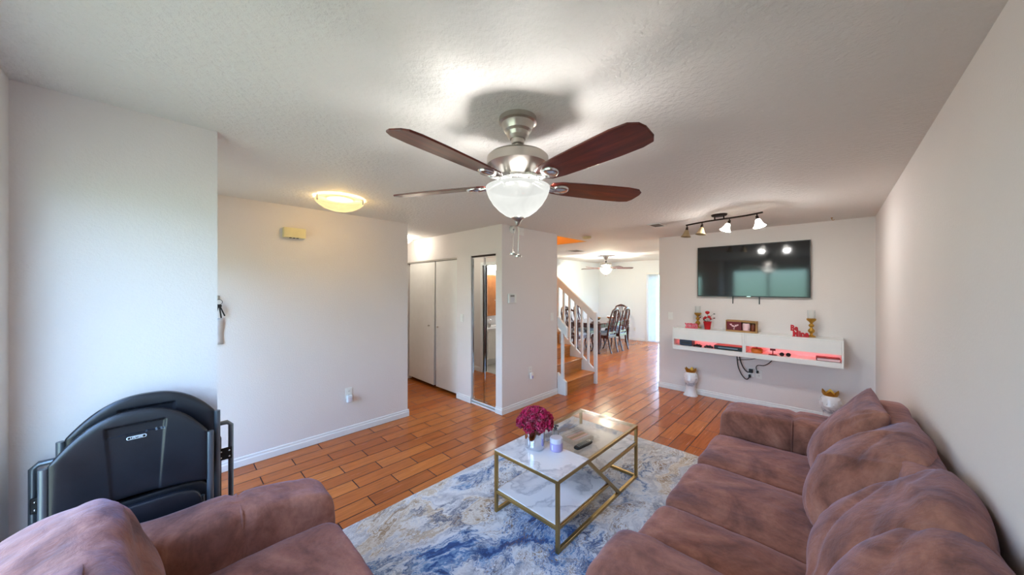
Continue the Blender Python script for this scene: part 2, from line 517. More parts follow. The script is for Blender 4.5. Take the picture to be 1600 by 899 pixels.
def pillow(w, h, t, seed=0, res=56, wr=.012, sag=.25, pinch=.03, corner=.06, round_=2.4, k=.35, fe=.36, lines=1.0):
    """loose stuffed cushion standing in XZ, thickness along Y, origin at the middle of its lower edge"""
    mb = MB(); so = Vector((seed*5.1, seed*2.3, seed*.7))
    N = res
    def pt(i, j, side):
        u, v = -1+2*i/N, -1+2*j/N
        x = w/2*u*math.sqrt(1-k*v*v/2)*(1-pinch*(1-v*v)); z = h/2*v*math.sqrt(1-k*u*u/2)*(1-pinch*(1-u*u))
        f = max(0, (1-abs(u)**round_)*(1-abs(v)**round_))**fe
        f *= 1+sag*(-v)
        cu, cv = 1-abs(u), 1-abs(v)
        ang = math.atan2(cv+.02, cu+.02)
        rad = math.hypot(cu, cv)
        fold = math.sin(ang*13+seed+mnoise.noise(Vector((u*2, v*2, seed)))*3)*corner*.30*math.exp(-rad*2.6)*min(1, f*2)
        q = Vector((x*2.4, side*.7, z*2.4))+so
        a = mnoise.noise(q)*wr*2.2
        r1 = 1-abs(mnoise.noise(Vector((x*3.0+z*2.2, z*1.1, side))+so*1.7))*2
        a += (max(0, r1)**3)*wr*.9
        qd = Vector((x*1.4+z*.5, z*5.5-x*2.0, side*3.0))+so*1.3
        cr = max(0, 1-abs(mnoise.noise(qd))*3.2)**2
        a -= cr*.011*lines*(.35+.65*max(0, mnoise.noise(Vector((x*3, z*3, side+seed)))+.4))
        y = side*(t/2*f)+side*(a*min(1, f*1.5))+side*fold*.45
        dz = mnoise.noise(Vector((x*2, 0, seed*1.0)))*.012
        return Vector((x, y, z+h/2+dz*abs(v)))
    for side in (-1, 1):
        o = len(mb.v)
        for j in range(N+1):
            for i in range(N+1): mb.v.append(pt(i, j, side))
        for j in range(N):
            for i in range(N):
                a = o+j*(N+1)+i
                q = (a, a+1, a+N+2, a+N+1)
                mb.f.append(q if side < 0 else q[::-1])
    bm = bmesh.new(); vs = [bm.verts.new(v) for v in mb.v]
    for f in mb.f:
        bm.faces.new([vs[k] for k in f])
    bmesh.ops.remove_doubles(bm, verts=bm.verts, dist=.0015)
    bm.verts.index_update()
    out = MB(); out.v = [v.co.copy() for v in bm.verts]; out.f = [tuple(v.index for v in f.verts) for f in bm.faces]
    bm.free(); return out

# ------------------------------------------------------------------ the rooms
HC = 2.44
def wall_open(axis, a0, a1, t0, t1, openings, z1=HC):
    """a wall running along axis from a0 to a1, thickness t0..t1, with (from, to, sill, head) openings"""
    mb = MB()
    def put(u0, u1, z0, zz):
        if u1-u0 < 1e-4 or zz-z0 < 1e-4: return
        if axis == 'x': mb.box(u0, u1, t0, t1, z0, zz)
        else: mb.box(t0, t1, u0, u1, z0, zz)
    c = a0
    for o0, o1, s0, s1 in sorted(openings):
        put(c, o0, 0, z1); put(o0, o1, 0, s0); put(o0, o1, s1, z1); c = o1
    put(c, a1, 0, z1)
    return mb
struct('floor', MB().box(-5.72, .46, -.53, 10.1, -.1, 0), 'wood_tile_floor')
cl = MB()
cl.box(-5.72, .46, -.53, 4.2, HC, HC+.1).box(-5.72, .46, 5.16, 10.1, HC, HC+.1)
cl.box(-3.11, .46, 4.2, 5.16, HC, HC+.1).box(-5.72, -5.5, 4.2, 5.16, HC, HC+.1)
struct('ceiling', cl, 'ceiling_paint')
struct('wall_right', wall_open('y', -.53, 10.1, .36, .46, [(6.3, 9.5, .6, 2.2)]), 'wall_paint')
kw = MB()
for a in ((6.3, 6.36, .6, 2.2), (9.44, 9.5, .6, 2.2), (6.36, 9.44, .6, .66), (6.36, 9.44, 2.14, 2.2), (7.87, 7.93, .66, 2.14)): kw.box(.38, .43, a[0], a[1], a[2], a[3])
k2 = struct('fill_window', kw, 'trim_white')  # unseen window, added to brighten the dining room
MB().box(.404, .408, 6.36, 7.87, .66, 2.14).box(.404, .408, 7.93, 9.44, .66, 2.14).build('pane', 'window_glass', k2)
struct('wall_front', wall_open('x', -2.43, .36, -.53, -.43, [(-2.12, -.42, .45, 2.15)]), 'wall_paint')
struct('wall_left', MB().box(-2.43, -2.31, -.43, .18, 0, HC), 'wall_paint')
struct('wall_porch', wall_open('x', -3.97, -2.43, -.35, -.25, [(-3.7, -2.8, 0, 2.06)]), 'wall_paint')
struct('wall_entry', MB().box(-3.97, -3.87, -.25, 2.11, 0, HC), 'wall_paint')
struct('wall_bathroom', wall_open('x', -5.62, -3.97, 1.68, 1.78, [(-4.82, -4.15, 0, 2.05)]), 'wall_paint')
struct('wall_vanity', MB().box(-5.62, -3.97, .5, .6, 0, HC), 'wall_paint')
struct('wall_side', MB().box(-5.72, -5.62, .5, 10.1, 0, HC), 'dining_paint')
struct('wall_hall', wall_open('x', -5.62, -3.03, 2.96, 3.06, [(-5.46, -3.98, 0, 2.07), (-3.655, -3.145, 0, 2.07)]), 'wall_paint')
struct('wall_stair', MB().box(-3.13, -3.03, 3.06, 4.14, 0, HC), 'wall_paint')
struct('wall_stairwell', MB().box(-5.62, -3.13, 4.04, 4.14, 0, HC), 'wall_paint')
sw = MB().box(-5.5, -3.11, 5.135, 5.158, 2.442, 4.9).box(-5.5, -3.11, 4.202, 4.222, 2.442, 4.9)
sw.box(-3.132, -3.112, 4.222, 5.135, 2.442, 4.9).box(-5.5, -5.48, 4.222, 5.135, 2.442, 4.9).box(-5.5, -3.11, 4.2, 5.16, 4.9, 4.95)
struct('wall_upstairs', sw, 'stairwell_paint')
struct('wall_back', MB().box(-2.04, .36, 5.6, 5.72, 0, HC), 'wall_paint')
struct('wall_dining', wall_open('x', -5.62, .36, 10.0, 10.1, [(-4.0, -1.6, 0, 2.05)]), 'dining_paint')
struct('floor_bathroom', MB().box(-5.62, -3.97, .6, 1.72, 0, .006), 'bath_tile')

def baseboard(name, p, q, nrm, h=.085, t=.013):
    """skirting from p to q on the floor, nrm points into the room"""
    p, q, n = Vector((p[0], p[1], 0)), Vector((q[0], q[1], 0)), Vector((nrm[0], nrm[1], 0))
    prof = [(0, 0), (t, 0), (t, h*.62), (t*.6, h*.72), (t*.6, h*.92), (t*.25, h), (0, h)]
    vs = [p+n*a+Vector((0, 0, b)) for a, b in prof]+[q+n*a+Vector((0, 0, b)) for a, b in prof]
    k = len(prof)
    fs = [tuple(range(k)), tuple(range(2*k-1, k-1, -1))]+[(i, (i+1) % k, k+(i+1) % k, k+i) for i in range(k)]
    struct(name, MB().add(vs, fs), 'trim_white')
baseboard('baseboard_back', (-2.04, 5.6), (.36, 5.6), (0, -1))
baseboard('baseboard_right', (.36, -.43), (.36, 5.6), (-1, 0))
baseboard('baseboard_entry', (-3.87, -.25), (-3.87, 2.124), (1, 0))
baseboard('baseboard_entry_end', (-3.97, 2.11), (-3.87, 2.11), (0, 1))
baseboard('baseboard_hall', (-3.98, 2.96), (-3.655, 2.96), (0, -1))
baseboard('baseboard_hall_end', (-3.145, 2.96), (-3.017, 2.96), (0, -1))
baseboard('baseboard_stair', (-3.03, 2.96), (-3.03, 4.14), (1, 0))
baseboard('baseboard_dining', (-5.62, 10.0), (-4.06, 10.0), (0, -1))
baseboard('baseboard_side', (-5.62, 5.2), (-5.62, 10.0), (1, 0))
baseboard('baseboard_left', (-2.31, -.43), (-2.31, .18), (1, 0))
baseboard('baseboard_passage', (-2.04, 5.6), (-2.04, 5.72), (-1, 0))

# front window behind the camera
wf = MB()
X0, X1, Z0, Z1 = -2.12, -.42, .45, 2.15
for a in ((X0, X0+.05, Z0, Z1), (X1-.05, X1, Z0, Z1), (X0+.05, X1-.05, Z0, Z0+.05), (X0+.05, X1-.05, Z1-.05, Z1), (-1.295, -1.245, Z0+.05, Z1-.05)):
    wf.box(a[0], a[1], -.51, -.46, a[2], a[3])
wn = struct('window_1', wf, 'trim_white')
MB().box(X0+.05, -1.295, -.488, -.484, Z0+.05, Z1-.05).box(-1.245, X1-.05, -.488, -.484, Z0+.05, Z1-.05).build('pane', 'window_glass', wn)
MB().box(X0-.04, X1+.04, -.46, -.38, Z0-.025, Z0).build('window_sill', 'trim_white', wn, bevel=.004)
# unseen front door, its glazing added to let daylight into the entry
dm = MB()
for a in ((-3.69, -3.60, .006, 2.05), (-2.90, -2.81, .006, 2.05), (-3.60, -2.90, .006, .15), (-3.60, -2.90, 1.95, 2.05)): dm.box(a[0], a[1], -.33, -.29, a[2], a[3])
dr = struct('door_1', dm, 'door_white', bevel=.003)
MB().box(-3.60, -2.90, -.312, -.308, .15, 1.95).build('pane', 'window_glass', dr)
MB().lathe([(.012, 0), (.012, .04), (.027, .05), (.03, .07), (.02, .085), (.0, .088)], 20, Matrix.Translation((-2.855, -.29, .98))@Matrix.Rotation(R(-90), 4, 'X')).build('knob', 'nickel', dr, 50)

# closet doors
def closet_door(name, x0, x1, kx, tilt):
    d = struct(name, MB().box(x0, x1, 2.985, 3.02, .045, 2.045), 'door_white', bevel=.002)
    MB().lathe([(.006, 0), (.006, .012), (.014, .02), (.015, .028), (.008, .034), (0, .035)], 16,
               Matrix.Translation((kx, 2.985, 1.0))@Matrix.Rotation(R(90), 4, 'X')).build('knob', 'nickel', d, 50)
    if tilt:
        c = Vector((x1, 3.0, 2.045))
        d.matrix_world = Matrix.Translation(c)@Matrix.Rotation(tilt, 4, 'Y')@Matrix.Translation(-c)
    return d
closet_door('door_2', -5.39, -4.60, -4.74, R(1.0))
closet_door('door_3', -4.575, -3.984, -4.50, 0)
struct('trim_1', MB().box(-5.45, -3.985, 2.972, 3.03, 2.05, 2.068), 'nickel')
struct('wall_closet', MB().box(-5.6, -3.14, 3.9, 3.95, 0, 2.4), 'gap_shade')  # closet interior wall, coloured near-black for the shade behind the doors
# mirrored folding door
for i, (a, b) in enumerate(((-3.645, -3.402), (-3.396, -3.152))):
    fr = MB()
    fr.box(a, a+.010, 2.98, 3.01, .055, 2.045).box(b-.010, b, 2.98, 3.01, .055, 2.045)
    fr.box(a+.010, b-.010, 2.98, 3.01, .055, .07).box(a+.010, b-.010, 2.98, 3.01, 2.03, 2.045)
    d = struct('door_%d' % (4+i), fr, 'chrome')
    MB().box(a+.010, b-.010, 2.988, 2.994, .07, 2.03).build('mirror', 'mirror_glass', d)
struct('trim_2', MB().box(-3.652, -3.148, 2.97, 3.03, 2.05, 2.068), 'bronze')
struct('trim_3', MB().box(-3.652, -3.148, 2.965, 3.03, 0, .018).box(-3.652, -3.148, 2.975, 3.0, .036, .053), 'trim_white')
# bathroom door lining
dl = MB()
dl.box(-4.88, -4.82, 1.665, 1.795, 0, 2.11).box(-4.15, -4.09, 1.665, 1.795, 0, 2.11).box(-4.82, -4.15, 1.665, 1.795, 2.05, 2.11)
struct('trim_4', dl, 'trim_white', bevel=.003)
baseboard('baseboard_bathroom', (-5.62, 1.78), (-4.88, 1.78), (0, 1))

# patio door in the dining room
pf = MB()
for a in ((-4.0, -3.94, 0, 2.05), (-1.66, -1.6, 0, 2.05), (-3.94, -1.66, 1.99, 2.05), (-3.94, -1.66, 0, .05), (-2.84, -2.76, .05, 1.99)):
    pf.box(a[0], a[1], 10.02, 10.08, a[2], a[3])
pd = struct('door_6', pf, 'trim_white')
MB().box(-3.94, -2.84, 10.048, 10.052, .05, 1.99).box(-2.76, -1.66, 10.048, 10.052, .05, 1.99).build('pane', 'window_glass', pd)
vb = thing('vertical_blind', 'white vertical blind slats gathered at left end of bright patio door', 'blind', (-3.88, 9.96, 0))
MB().box(-.12, 2.30, -.025, .025, 2.02, 2.06).build('headrail', 'trim_white', vb)
for k in range(6):
    MB().box(-.045, .045, -.001, .001, .04, 2.02, Matrix.Translation((-.03+.045*k, 0, 0))@Matrix.Rotation(R(62), 4, 'Z')).build('slat', 'paper_white', vb)

# ------------------------------------------------------------------ staircase
st = thing('staircase', 'wooden staircase with white balustrade rising to the left beside the dining area', 'staircase', (-2.9, 4.6, 0))
P = Matrix.Translation((2.9, -4.6, 0))
RUN, RISE, XS = .24, .2, -2.905
Y0, Y1 = 4.19, 5.01
for i in range(10):
    xr = XS-RUN*i
    MB().box(xr-.02, xr, Y0, Y1, RISE*i, RISE*(i+1)-.028, P).build('riser', 'stair_wood', st)
    MB().box(xr-RUN-.02, xr+.022, Y0, Y1, RISE*(i+1)-.028, RISE*(i+1), P).build('tread', 'stair_wood', st, bevel=.006)
def stringer(x_from, x_to, y0, y1, lift, front_h):
    zt = lambda x: RISE+lift+(XS-x)*RISE/RUN
    pts = [(x_from, 0), (x_from, front_h), (x_from-.015, max(front_h, zt(x_from-.015))), (x_to, zt(x_to)), (x_to, max(0, zt(x_to)-.55)), (x_to+.55*RUN/RISE, 0)]
    if x_to > -3.2: pts = pts[:4]+[(x_to, 0)]
    vs = [(x, y0, z) for x, z in pts]+[(x, y1, z) for x, z in pts]
    k = len(pts)
    return MB().add(vs, [tuple(range(k)), tuple(range(2*k-1, k-1, -1))]+[(i, (i+1) % k, k+(i+1) % k, k+i) for i in range(k)], P)
stringer(-2.87, -5.25, 5.012, 5.05, .045, .20).build('stringer', 'trim_white', st)
stringer(-2.875, -3.028, 4.146, 4.188, .02, .20).build('stringer', 'trim_white', st)
MB().box(-2.905, -2.855, 5.006, 5.056, 0, 1.205, P).build('newel_post', 'trim_white', st, bevel=.003)
rail = lambda x: 1.185+(-2.88-x)*.80
def slope(xa, za, xb, zb, h, y0, y1):
    pts = [(xa, za-h), (xa, za), (xb, zb), (xb, zb-h)]
    vs = [(x, y0, z) for x, z in pts]+[(x, y1, z) for x, z in pts]
    return MB().add(vs, [(0, 1, 2, 3), (7, 6, 5, 4), (0, 4, 5, 1), (1, 5, 6, 2), (2, 6, 7, 3), (3, 7, 4, 0)], P)
slope(-2.850, rail(-2.850), -5.2, rail(-5.2), .145, 5.009, 5.053).build('handrail', 'trim_white', st, bevel=.004)
for k in range(15):
    x = -3.02-.128*k
    z0 = RISE+.045+(XS-x)*RISE/RUN-.02
    MB().box(x-.017, x+.017, 5.014, 5.048, z0, rail(x)-.07, P).build('baluster', 'trim_white', st)
slope(-2.855, 1.02, -3.028, 1.185, .15, 4.146, 4.19).build('handrail', 'trim_white', st, bevel=.004)
MB().box(-2.965, -2.925, 4.149, 4.186, .22, 1.04, P).build('newel_post', 'trim_white', st)
lamp('stairwell_lamp', (-4.2, 4.7, 4.5), STAIR_W, (1, .78, .45), .08)

# ------------------------------------------------------------------ bathroom seen in the mirrored door
VN = (-5.60, 1.03, .006)
vn = thing('vanity', 'white bathroom vanity cabinet with basin, seen in the mirrored door', 'vanity', VN, R(-90))   # local +Y faces the room (+X)
MB().box(-.39, .39, .0, .50, .1, .735).box(-.39, .39, .0, .44, 0, .1).build('cabinet', 'door_white', vn)
for s in (-1, 1):
    d = MB().box(.01 if s > 0 else -.38, .38 if s > 0 else -.01, .50, .518, .14, .71).build('door', 'door_white', vn, bevel=.003)
    MB().ball((s*.05, .528, .62), .012).build('knob', 'nickel', d, 180)
MB().box(-.405, .405, -.01, .535, .735, .775).build('countertop', 'white_ceramic', vn, bevel=.01)
MB().lathe([(.10, .0), (.17, .008), (.185, .014), (.17, .016), (.10, .006)], 28, Matrix.Translation((0, .28, .772))).build('basin', 'white_ceramic', vn, 60)
MB().tube([(0, .05, .775), (0, .05, .90), (0, .09, .93), (0, .17, .92), (0, .19, .89)], .011).build('faucet', 'chrome', vn, 60)
for i, (x, y, h, m, lb) in enumerate(((-5.30, 1.36, .15, 'white_plastic', 'white soap bottle on the bathroom vanity, in the mirrored door'), (-5.42, 1.30, .12, 'gold_paint', 'amber bottle beside the white soap bottle on the vanity'),
                              (-5.24, 1.24, .10, 'vent_grey', 'short grey bottle on the vanity, right of the others in the mirrored door'))):
    b = thing('toiletry_bottle', lb, 'bottle', (x, y, .782), group='bottles on the vanity')
    MB().lathe([(.028, 0), (.03, .01), (.03, h*.7), (.012, h*.82)], 18).build('bottle', m, b, 50)
    MB().lathe([(.013, h*.82), (.014, h)], 14).build('cap', 'white_plastic', b, 50)
oc = thing('door_reflection', 'brown panel above the vanity, standing in for a door reflected in a mirror', 'cabinet', (-5.615, .93, 1.44), R(-90))  # brown box in place of a wooden door's reflection in a bathroom mirror
MB().box(-.14, .14, 0, .10, -.45, .47).build('body', 'oak_panel', oc, bevel=.004)
d = MB().box(-.135, .135, .10, .118, -.445, .465).build('door', 'oak_panel', oc, bevel=.004)
MB().ball((.10, .128, -.1), .011).build('knob', 'nickel', d, 180)
vl = thing('vanity_light', 'row of bright round bulbs above the bathroom vanity', 'light', (-5.615, 1.0, 2.12), R(-90))
MB().box(-.34, .34, 0, .04, -.055, .055).build('backplate', 'chrome', vl, bevel=.004)
for k in range(4): MB().ball((-.255+.17*k, .085, 0), .048).build('bulb', 'vanity_bulb', vl, 180)
lamp('vanity_lamp', (-5.2, 1.0, 2.1), 8, (1, .98, .93), .12)

# ------------------------------------------------------------------ ceiling fans
def ceiling_fan(name, label, loc, turn, bowl, watt, warm, chains=True):
    f = thing(name, label, 'fan', loc, turn)
    MB().lathe([(.0, 0), (.090, 0), (.090, -.022), (.078, -.028), (.076, -.036), (.066, -.060), (.056, -.070), (.050, -.086), (.038, -.100), (.0, -.102)], 40, cap=False).build('canopy', 'nickel', f, 18)
    MB().lathe([(.030, -.095), (.034, -.108), (.030, -.122), (.016, -.124), (.016, -.17)], 24).build('downrod', 'nickel', f, 40)
    MB().lathe([(.023, -.134), (.024, -.15), (.022, -.168)], 20).build('coupling', 'black_rubber', f, 50)
    MB().lathe([(.0, -.162), (.045, -.166), (.10, -.172), (.138, -.182), (.148, -.192), (.150, -.232), (.143, -.238), (.120, -.258), (.095, -.274), (.088, -.284), (.0, -.286)], 56, cap=False).build('motor_housing', 'nickel', f, 28)
    MB().lathe([(.088, -.283), (.090, -.296), (.074, -.302), (.072, -.322), (.060, -.328), (.0, -.328)], 36, cap=False).build('light_fitter', 'bright_nickel', f, 40)
    bl = [(.150, -.335), (.153, -.340), (.150, -.354), (.140, -.380), (.120, -.412), (.092, -.442), (.060, -.465), (.028, -.478), (.0, -.480)]
    th = [(max(0, r-.004), z+.004) for r, z in bl]
    MB().lathe(bl+[], 56, cap=False).build('light_bowl', bowl, f, 60)
    MB().lathe([(.146, -.333), (.154, -.333), (.1545, -.339), (.150, -.342), (.146, -.336)], 56, cap=False).build('bowl_rim', bowl, f, 60)
    MB().lathe([(.030, -.472), (.032, -.480), (.022, -.487), (.012, -.500), (.010, -.510), (.0, -.518)], 24, cap=False).build('finial', 'nickel', f, 50)
    for k in range(5):
        T = Matrix.Rotation(2*PI*k/5, 4, 'Z')@Matrix.Translation((0, 0, -.315))@Matrix.Rotation(R(-12), 4, 'X')@Matrix.Diagonal((.975, 1, 1, 1))
        top = [(.165, .034), (.20, .054), (.27, .064), (.40, .070), (.54, .074), (.64, .072), (.684, .062), (.700, .036)]
        bot = [(.706, -.018), (.698, -.046), (.668, -.068), (.60, -.075), (.48, -.072), (.33, -.066), (.22, -.057), (.175, -.042)]
        pts = (top+bot)[::-1]
        b = MB().prism(pts, -.004, .004).build('blade', 'cherry_blade', f, bevel=.002)
        b.matrix_local = T
        br = MB()
        br.lathe([(.0, -.018), (.030, -.017), (.040, -.010), (.041, -.004)], 28, Matrix.Translation((.232, 0, 0))@Matrix.Diagonal((1.12, .9, 1, 1)), cap=False)
        br.tube([(.075, .0, .028), (.12, .006, .012), (.16, .010, -.006), (.21, .004, -.011)], [.012, .014, .014, .010], 10)
        br.tube([(.075, -.02, .028), (.12, -.022, .010), (.17, -.014, -.008), (.21, -.004, -.011)], [.008, .010, .010, .008], 10)
        br.build('bracket', 'bright_nickel', b, 60)
    if chains:
        for s, zz in ((-.014, -.640), (.012, -.650)):
            c = MB().tube([(s*.4, .008, -.505), (s, .02, -.54), (s, .03, zz)], .0013, 6).build('pull_chain', 'nickel', f, 60)
            MB().lathe([(.0, zz-.016), (.016, zz-.014), (.018, zz-.008), (.016, zz-.002), (.004, zz+.004), (0, zz+.004)], 18, Matrix.Translation((s, .03, 0)), cap=False).build('pull_fob', 'nickel', c, 50)
    lamps = []
    for k in range(3):
        a = turn+2*PI*k/3+.5
        lamp(name+'_bulb', (loc[0]+.07*math.cos(a), loc[1]+.07*math.sin(a), loc[2]-.405), watt/3, warm, .03)
    return f
ceiling_fan('ceiling_fan', 'brushed nickel ceiling fan with cherry blades and lit white bowl over the coffee table', (-1.09, 1.171, HC), R(43.94+18), 'fan_bowl_glass', FAN_W, (1, .985, .96))
ceiling_fan('ceiling_fan', 'distant ceiling fan with lit bowl above the dining table', (-4.17, 7.80, HC), R(43.94-3), 'dining_bowl_glass', DINE_W, (1, 1, 1), False)

# ------------------------------------------------------------------ ceiling lights
def dome(name, label, loc, r, h, glass, watt, col, clips=3):
    t = thing(name, label, 'ceiling light', loc)
    MB().lathe([(r*.55, 0), (r*.55, -.012), (r*.45, -.014)], 36).build('mounting_plate', 'white_plastic', t, 50)
    MB().lathe([(r*.97, -.010), (r, -.022), (r, -.034), (r*.97, -.046), (r*.86, -.034-h*.38), (r*.66, -.034-h*.68), (r*.38, -.034-h*.9), (r*.12, -.034-h*.99), (0, -.034-h)], 48, cap=False).build('glass_dome', glass, t, 60)
    for k in range(clips):
        a = 2*PI*k/clips+R(43.94)
        T = Matrix.Rotation(a, 4, 'Z')
        MB().bar((r*.6, 0, -.014), (r*1.03, 0, -.014), .012, .004, mat=T).bar((r*1.03, 0, -.010), (r*1.03, 0, -.050), .014, .006, up=(1, 0, 0), mat=T).ball((r*1.03, 0, -.05), .009, 10, 8, mat=T).build('clip', 'nickel', t, 40)
    lamp(name+'_bulb', (loc[0], loc[1], loc[2]-.085), watt, col, .03)
dome('flush_light', 'round frosted flush light glowing yellow over the entry', (-3.227, 1.09, HC), .20, .085, 'entry_dome_glass', ENTRY_W, (1, .78, .50))
dome('flush_light', 'small white dome light glowing in the closet hallway', (-4.93, 2.62, HC), .14, .085, 'hall_dome_glass', HALL_W, (1, .97, .92))

tk = thing('track_light', 'dark bronze track light with four glass shades on ceiling before the television', 'track light', (-.90, 4.25, HC))
MB().lathe([(.0, 0), (.062, 0), (.062, -.012), (.054, -.022), (.0, -.024)], 32, Matrix.Diagonal((1.25, 1, 1, 1)), cap=False).build('canopy', 'bronze', tk, 40)
ST = [(-.372, .120), (-.25, .066), (-.12, .02), (0, 0), (.13, -.012), (.26, -.040), (.40, -.105)]
MB().tube([(x, y, -.058) for x, y in ST], .009, 10).build('bar', 'bronze', tk, 60)
for s in (-1, 1): MB().tube([(s*.045, -s*.004, -.02), (s*.045, -s*.004, -.058)], .007).build('stem', 'bronze', tk, 60)
for k, (x, y, lit, tx, ty) in enumerate(((-.362, .118, 0, .10, -.10), (-.180, .040, 0, .12, -.12), (.098, -.008, 1, .35, -.15), (.352, -.085, 1, -.22, -.1))):
    jt = MB().tube([(x, y, -.058), (x, y, -.088)], .006).ball((x, y, -.092), .014, 12, 8)
    D = Matrix.Translation((x, y, -.092))@Matrix.Rotation(tx, 4, 'Y')@Matrix.Rotation(ty, 4, 'X')
    jt.lathe([(.011, 0), (.015, -.012), (.017, -.030), (.012, -.034)], 16, D)
    j = jt.build('socket', 'bronze', tk, 50)
    MB().lathe([(.016, -.026), (.024, -.036), (.030, -.060), (.040, -.085), (.052, -.104), (.056, -.108), (.050, -.102), (.037, -.082), (.027, -.058), (.02, -.036)], 28, D, cap=False).build('shade', 'lit_shade' if lit else 'amber_shade', j, 60)
    if lit:
        p = D@Vector((0, 0, -.112)); q = p+Vector((-.90, 4.25, HC))
        lamp('track_bulb', tuple(q), TRACK_W, (1, .98, .95), .03)

# ------------------------------------------------------------------ ceiling fittings
def vent(name, label, x, y, w, d, n, rz=0):
    t = thing(name, label, 'vent', (x, y, HC), rz)
    m = MB()
    for a in ((-w/2, w/2, -d/2, -d/2+.018), (-w/2, w/2, d/2-.018, d/2), (-w/2, -w/2+.018, -d/2+.018, d/2-.018), (w/2-.018, w/2, -d/2+.018, d/2-.018)):
        m.box(a[0], a[1], a[2], a[3], -.008, 0)
    m.build('frame', 'white_plastic', t, bevel=.002)
    MB().box(-w/2+.018, w/2-.018, -d/2+.018, d/2-.018, -.0012, 0).build('duct_shade', 'gap_shade', t)  # flat near-black sheet painted as the shade behind the louvers
    for k in range(n):
        y_ = -d/2+.018+(d-.036)*(k+.5)/n
        MB().bar((-w/2+.018, y_, -.004), (w/2-.018, y_, -.004), .010, .0012, up=(0, .6, 1)).build('louver', 'vent_grey', t)
vent('air_vent', 'small white air vent on ceiling between the passage and the track light', -1.64, 4.42, .16, .26, 5)
vent('air_vent', 'return air grille on the far dining room ceiling', -4.08, 6.28, .30, .36, 8)
sd = thing('smoke_detector', 'round beige smoke detector on the ceiling near the stairs', 'smoke detector', (-2.817, 4.648, HC))
MB().lathe([(0, 0), (.066, 0), (.068, -.010), (.062, -.030), (.045, -.040), (0, -.042)], 32, cap=False).build('body', 'ivory_plastic', sd, 40)
MB().lathe([(0, -.040), (.016, -.041), (.014, -.046), (0, -.047)], 16, cap=False).build('button', 'white_plastic', sd, 50)
hk = thing('ceiling_hook', 'tiny hook in ceiling above right end of the television', 'hook', (.0, 5.36, HC))
MB().lathe([(.010, 0), (.010, -.006), (.004, -.010)], 12).build('base', 'kraft', hk, 50)
MB().tube([(0, 0, -.008), (0, 0, -.022), (.012, 0, -.034), (.022, 0, -.024)], .003, 8).build('hook', 'kraft', hk, 60)

# ------------------------------------------------------------------ wall fittings.  local frame: X along wall, Y out of the wall, Z up
def on_wall(name, label, cat, loc, rz, group=None): return thing(name, label, cat, loc, rz, group)
EAST = R(-90)     # wall faces +X : local +Y -> world +X
SOUTH = R(180)    # wall faces -Y
def plate(t, w=.072, h=.116, mat='white_plastic'):
    return MB().box(-w/2, w/2, 0, .006, -h/2, h/2).build('plate', mat, t, bevel=.0025)
def outlet(t):
    plate(t)
    for z in (-.02, .02):
        s = MB().box(-.016, .016, .006, .0085, z-.014, z+.014).build('socket', 'white_plastic', t, bevel=.003)
        MB().box(-.007, -.0045, .0085, .0092, z-.004, z+.006).box(.0045, .007, .0085, .0092, z-.004, z+.006).build('slot', 'gap_shade', s)
def switch(t, n=1):
    plate(t, .072+.046*(n-1))
    for k in range(n):
        x = -.023*(n-1)+.046*k
        MB().box(x-.016, x+.016, .006, .009, -.033, .033).build('rocker', 'white_plastic', t, bevel=.0015)
o = on_wall('wall_outlet', 'white outlet low on the entry wall', 'outlet', (-3.87, 1.398, .455), EAST); outlet(o)
ap = on_wall('air_freshener', 'pale plug-in air freshener in the entry wall outlet', 'air freshener', (-3.8608, 1.398, .40), EAST)
MB().box(-.030, .030, 0, .035, -.045, .035).build('body', 'paper_white', ap, bevel=.010, seg=3)
MB().box(-.018, .018, .035, .040, -.03, .01).build('window', 'pale_label', ap, bevel=.003)
o = on_wall('wall_outlet', 'white outlet low on the wall between mirrored door and stairs', 'outlet', (-3.03, 3.504, .468), EAST); outlet(o)
ap = on_wall('night_light', 'white plug-in night light in outlet beside the stairs', 'night light', (-3.0208, 3.51, .415), EAST)
MB().box(-.026, .026, 0, .034, -.06, .03).build('body', 'white_plastic', ap, bevel=.010, seg=3)
MB().box(-.012, .012, .034, .04, -.05, -.01).build('lens', 'lilac_wax', ap, bevel=.004)
o = on_wall('light_switch', 'white switch on wall end beside the stair rail', 'switch', (-3.03, 4.01, 1.19), EAST); switch(o)
o = on_wall('light_switch', 'white switch between the closet and the mirrored door', 'switch', (-3.857, 2.96, 1.186), SOUTH); switch(o)
o = on_wall('light_switch', 'white switch near left end of the television wall', 'switch', (-1.86, 5.6, 1.171), SOUTH); switch(o)
o = on_wall('wall_outlet', 'white outlet low on the far dining room wall', 'outlet', (-4.38, 10.0, .34), SOUTH); outlet(o)
ch = on_wall('door_chime', 'cream door chime box high on the entry wall', 'door chime', (-3.87, .873, 2.167), EAST)
MB().box(-.095, .095, 0, .055, -.048, .048).build('cover', 'ivory_plastic', ch, bevel=.005)
m = MB()
for k in range(9): m.box(-.085, .085, .055, .057, -.036+.009*k-.0025, -.036+.009*k+.0015)
m.build('grille', 'ivory_plastic', ch)
m = MB()
for x in (-.035, -.005, .025): m.box(x, x+.018, .02, .045, -.053, -.047)
m.build('sound_slot', 'gap_shade', ch)
kp = on_wall('alarm_keypad', 'white alarm keypad with grey display beside the mirrored door', 'keypad', (-3.03, 3.135, 1.485), EAST)
MB().box(-.072, .072, 0, .024, -.062, .062).build('case', 'white_plastic', kp, bevel=.006)
MB().box(-.03, .045, .024, .0255, .018, .045).build('display', 'vent_grey', kp)
for r_ in range(4):
    for c_ in range(3):
        MB().box(-.030+.027*c_, -.010+.027*c_, .024, .028, -.05+.016*r_, -.039+.016*r_).build('key', 'pale_label', kp, bevel=.0015)
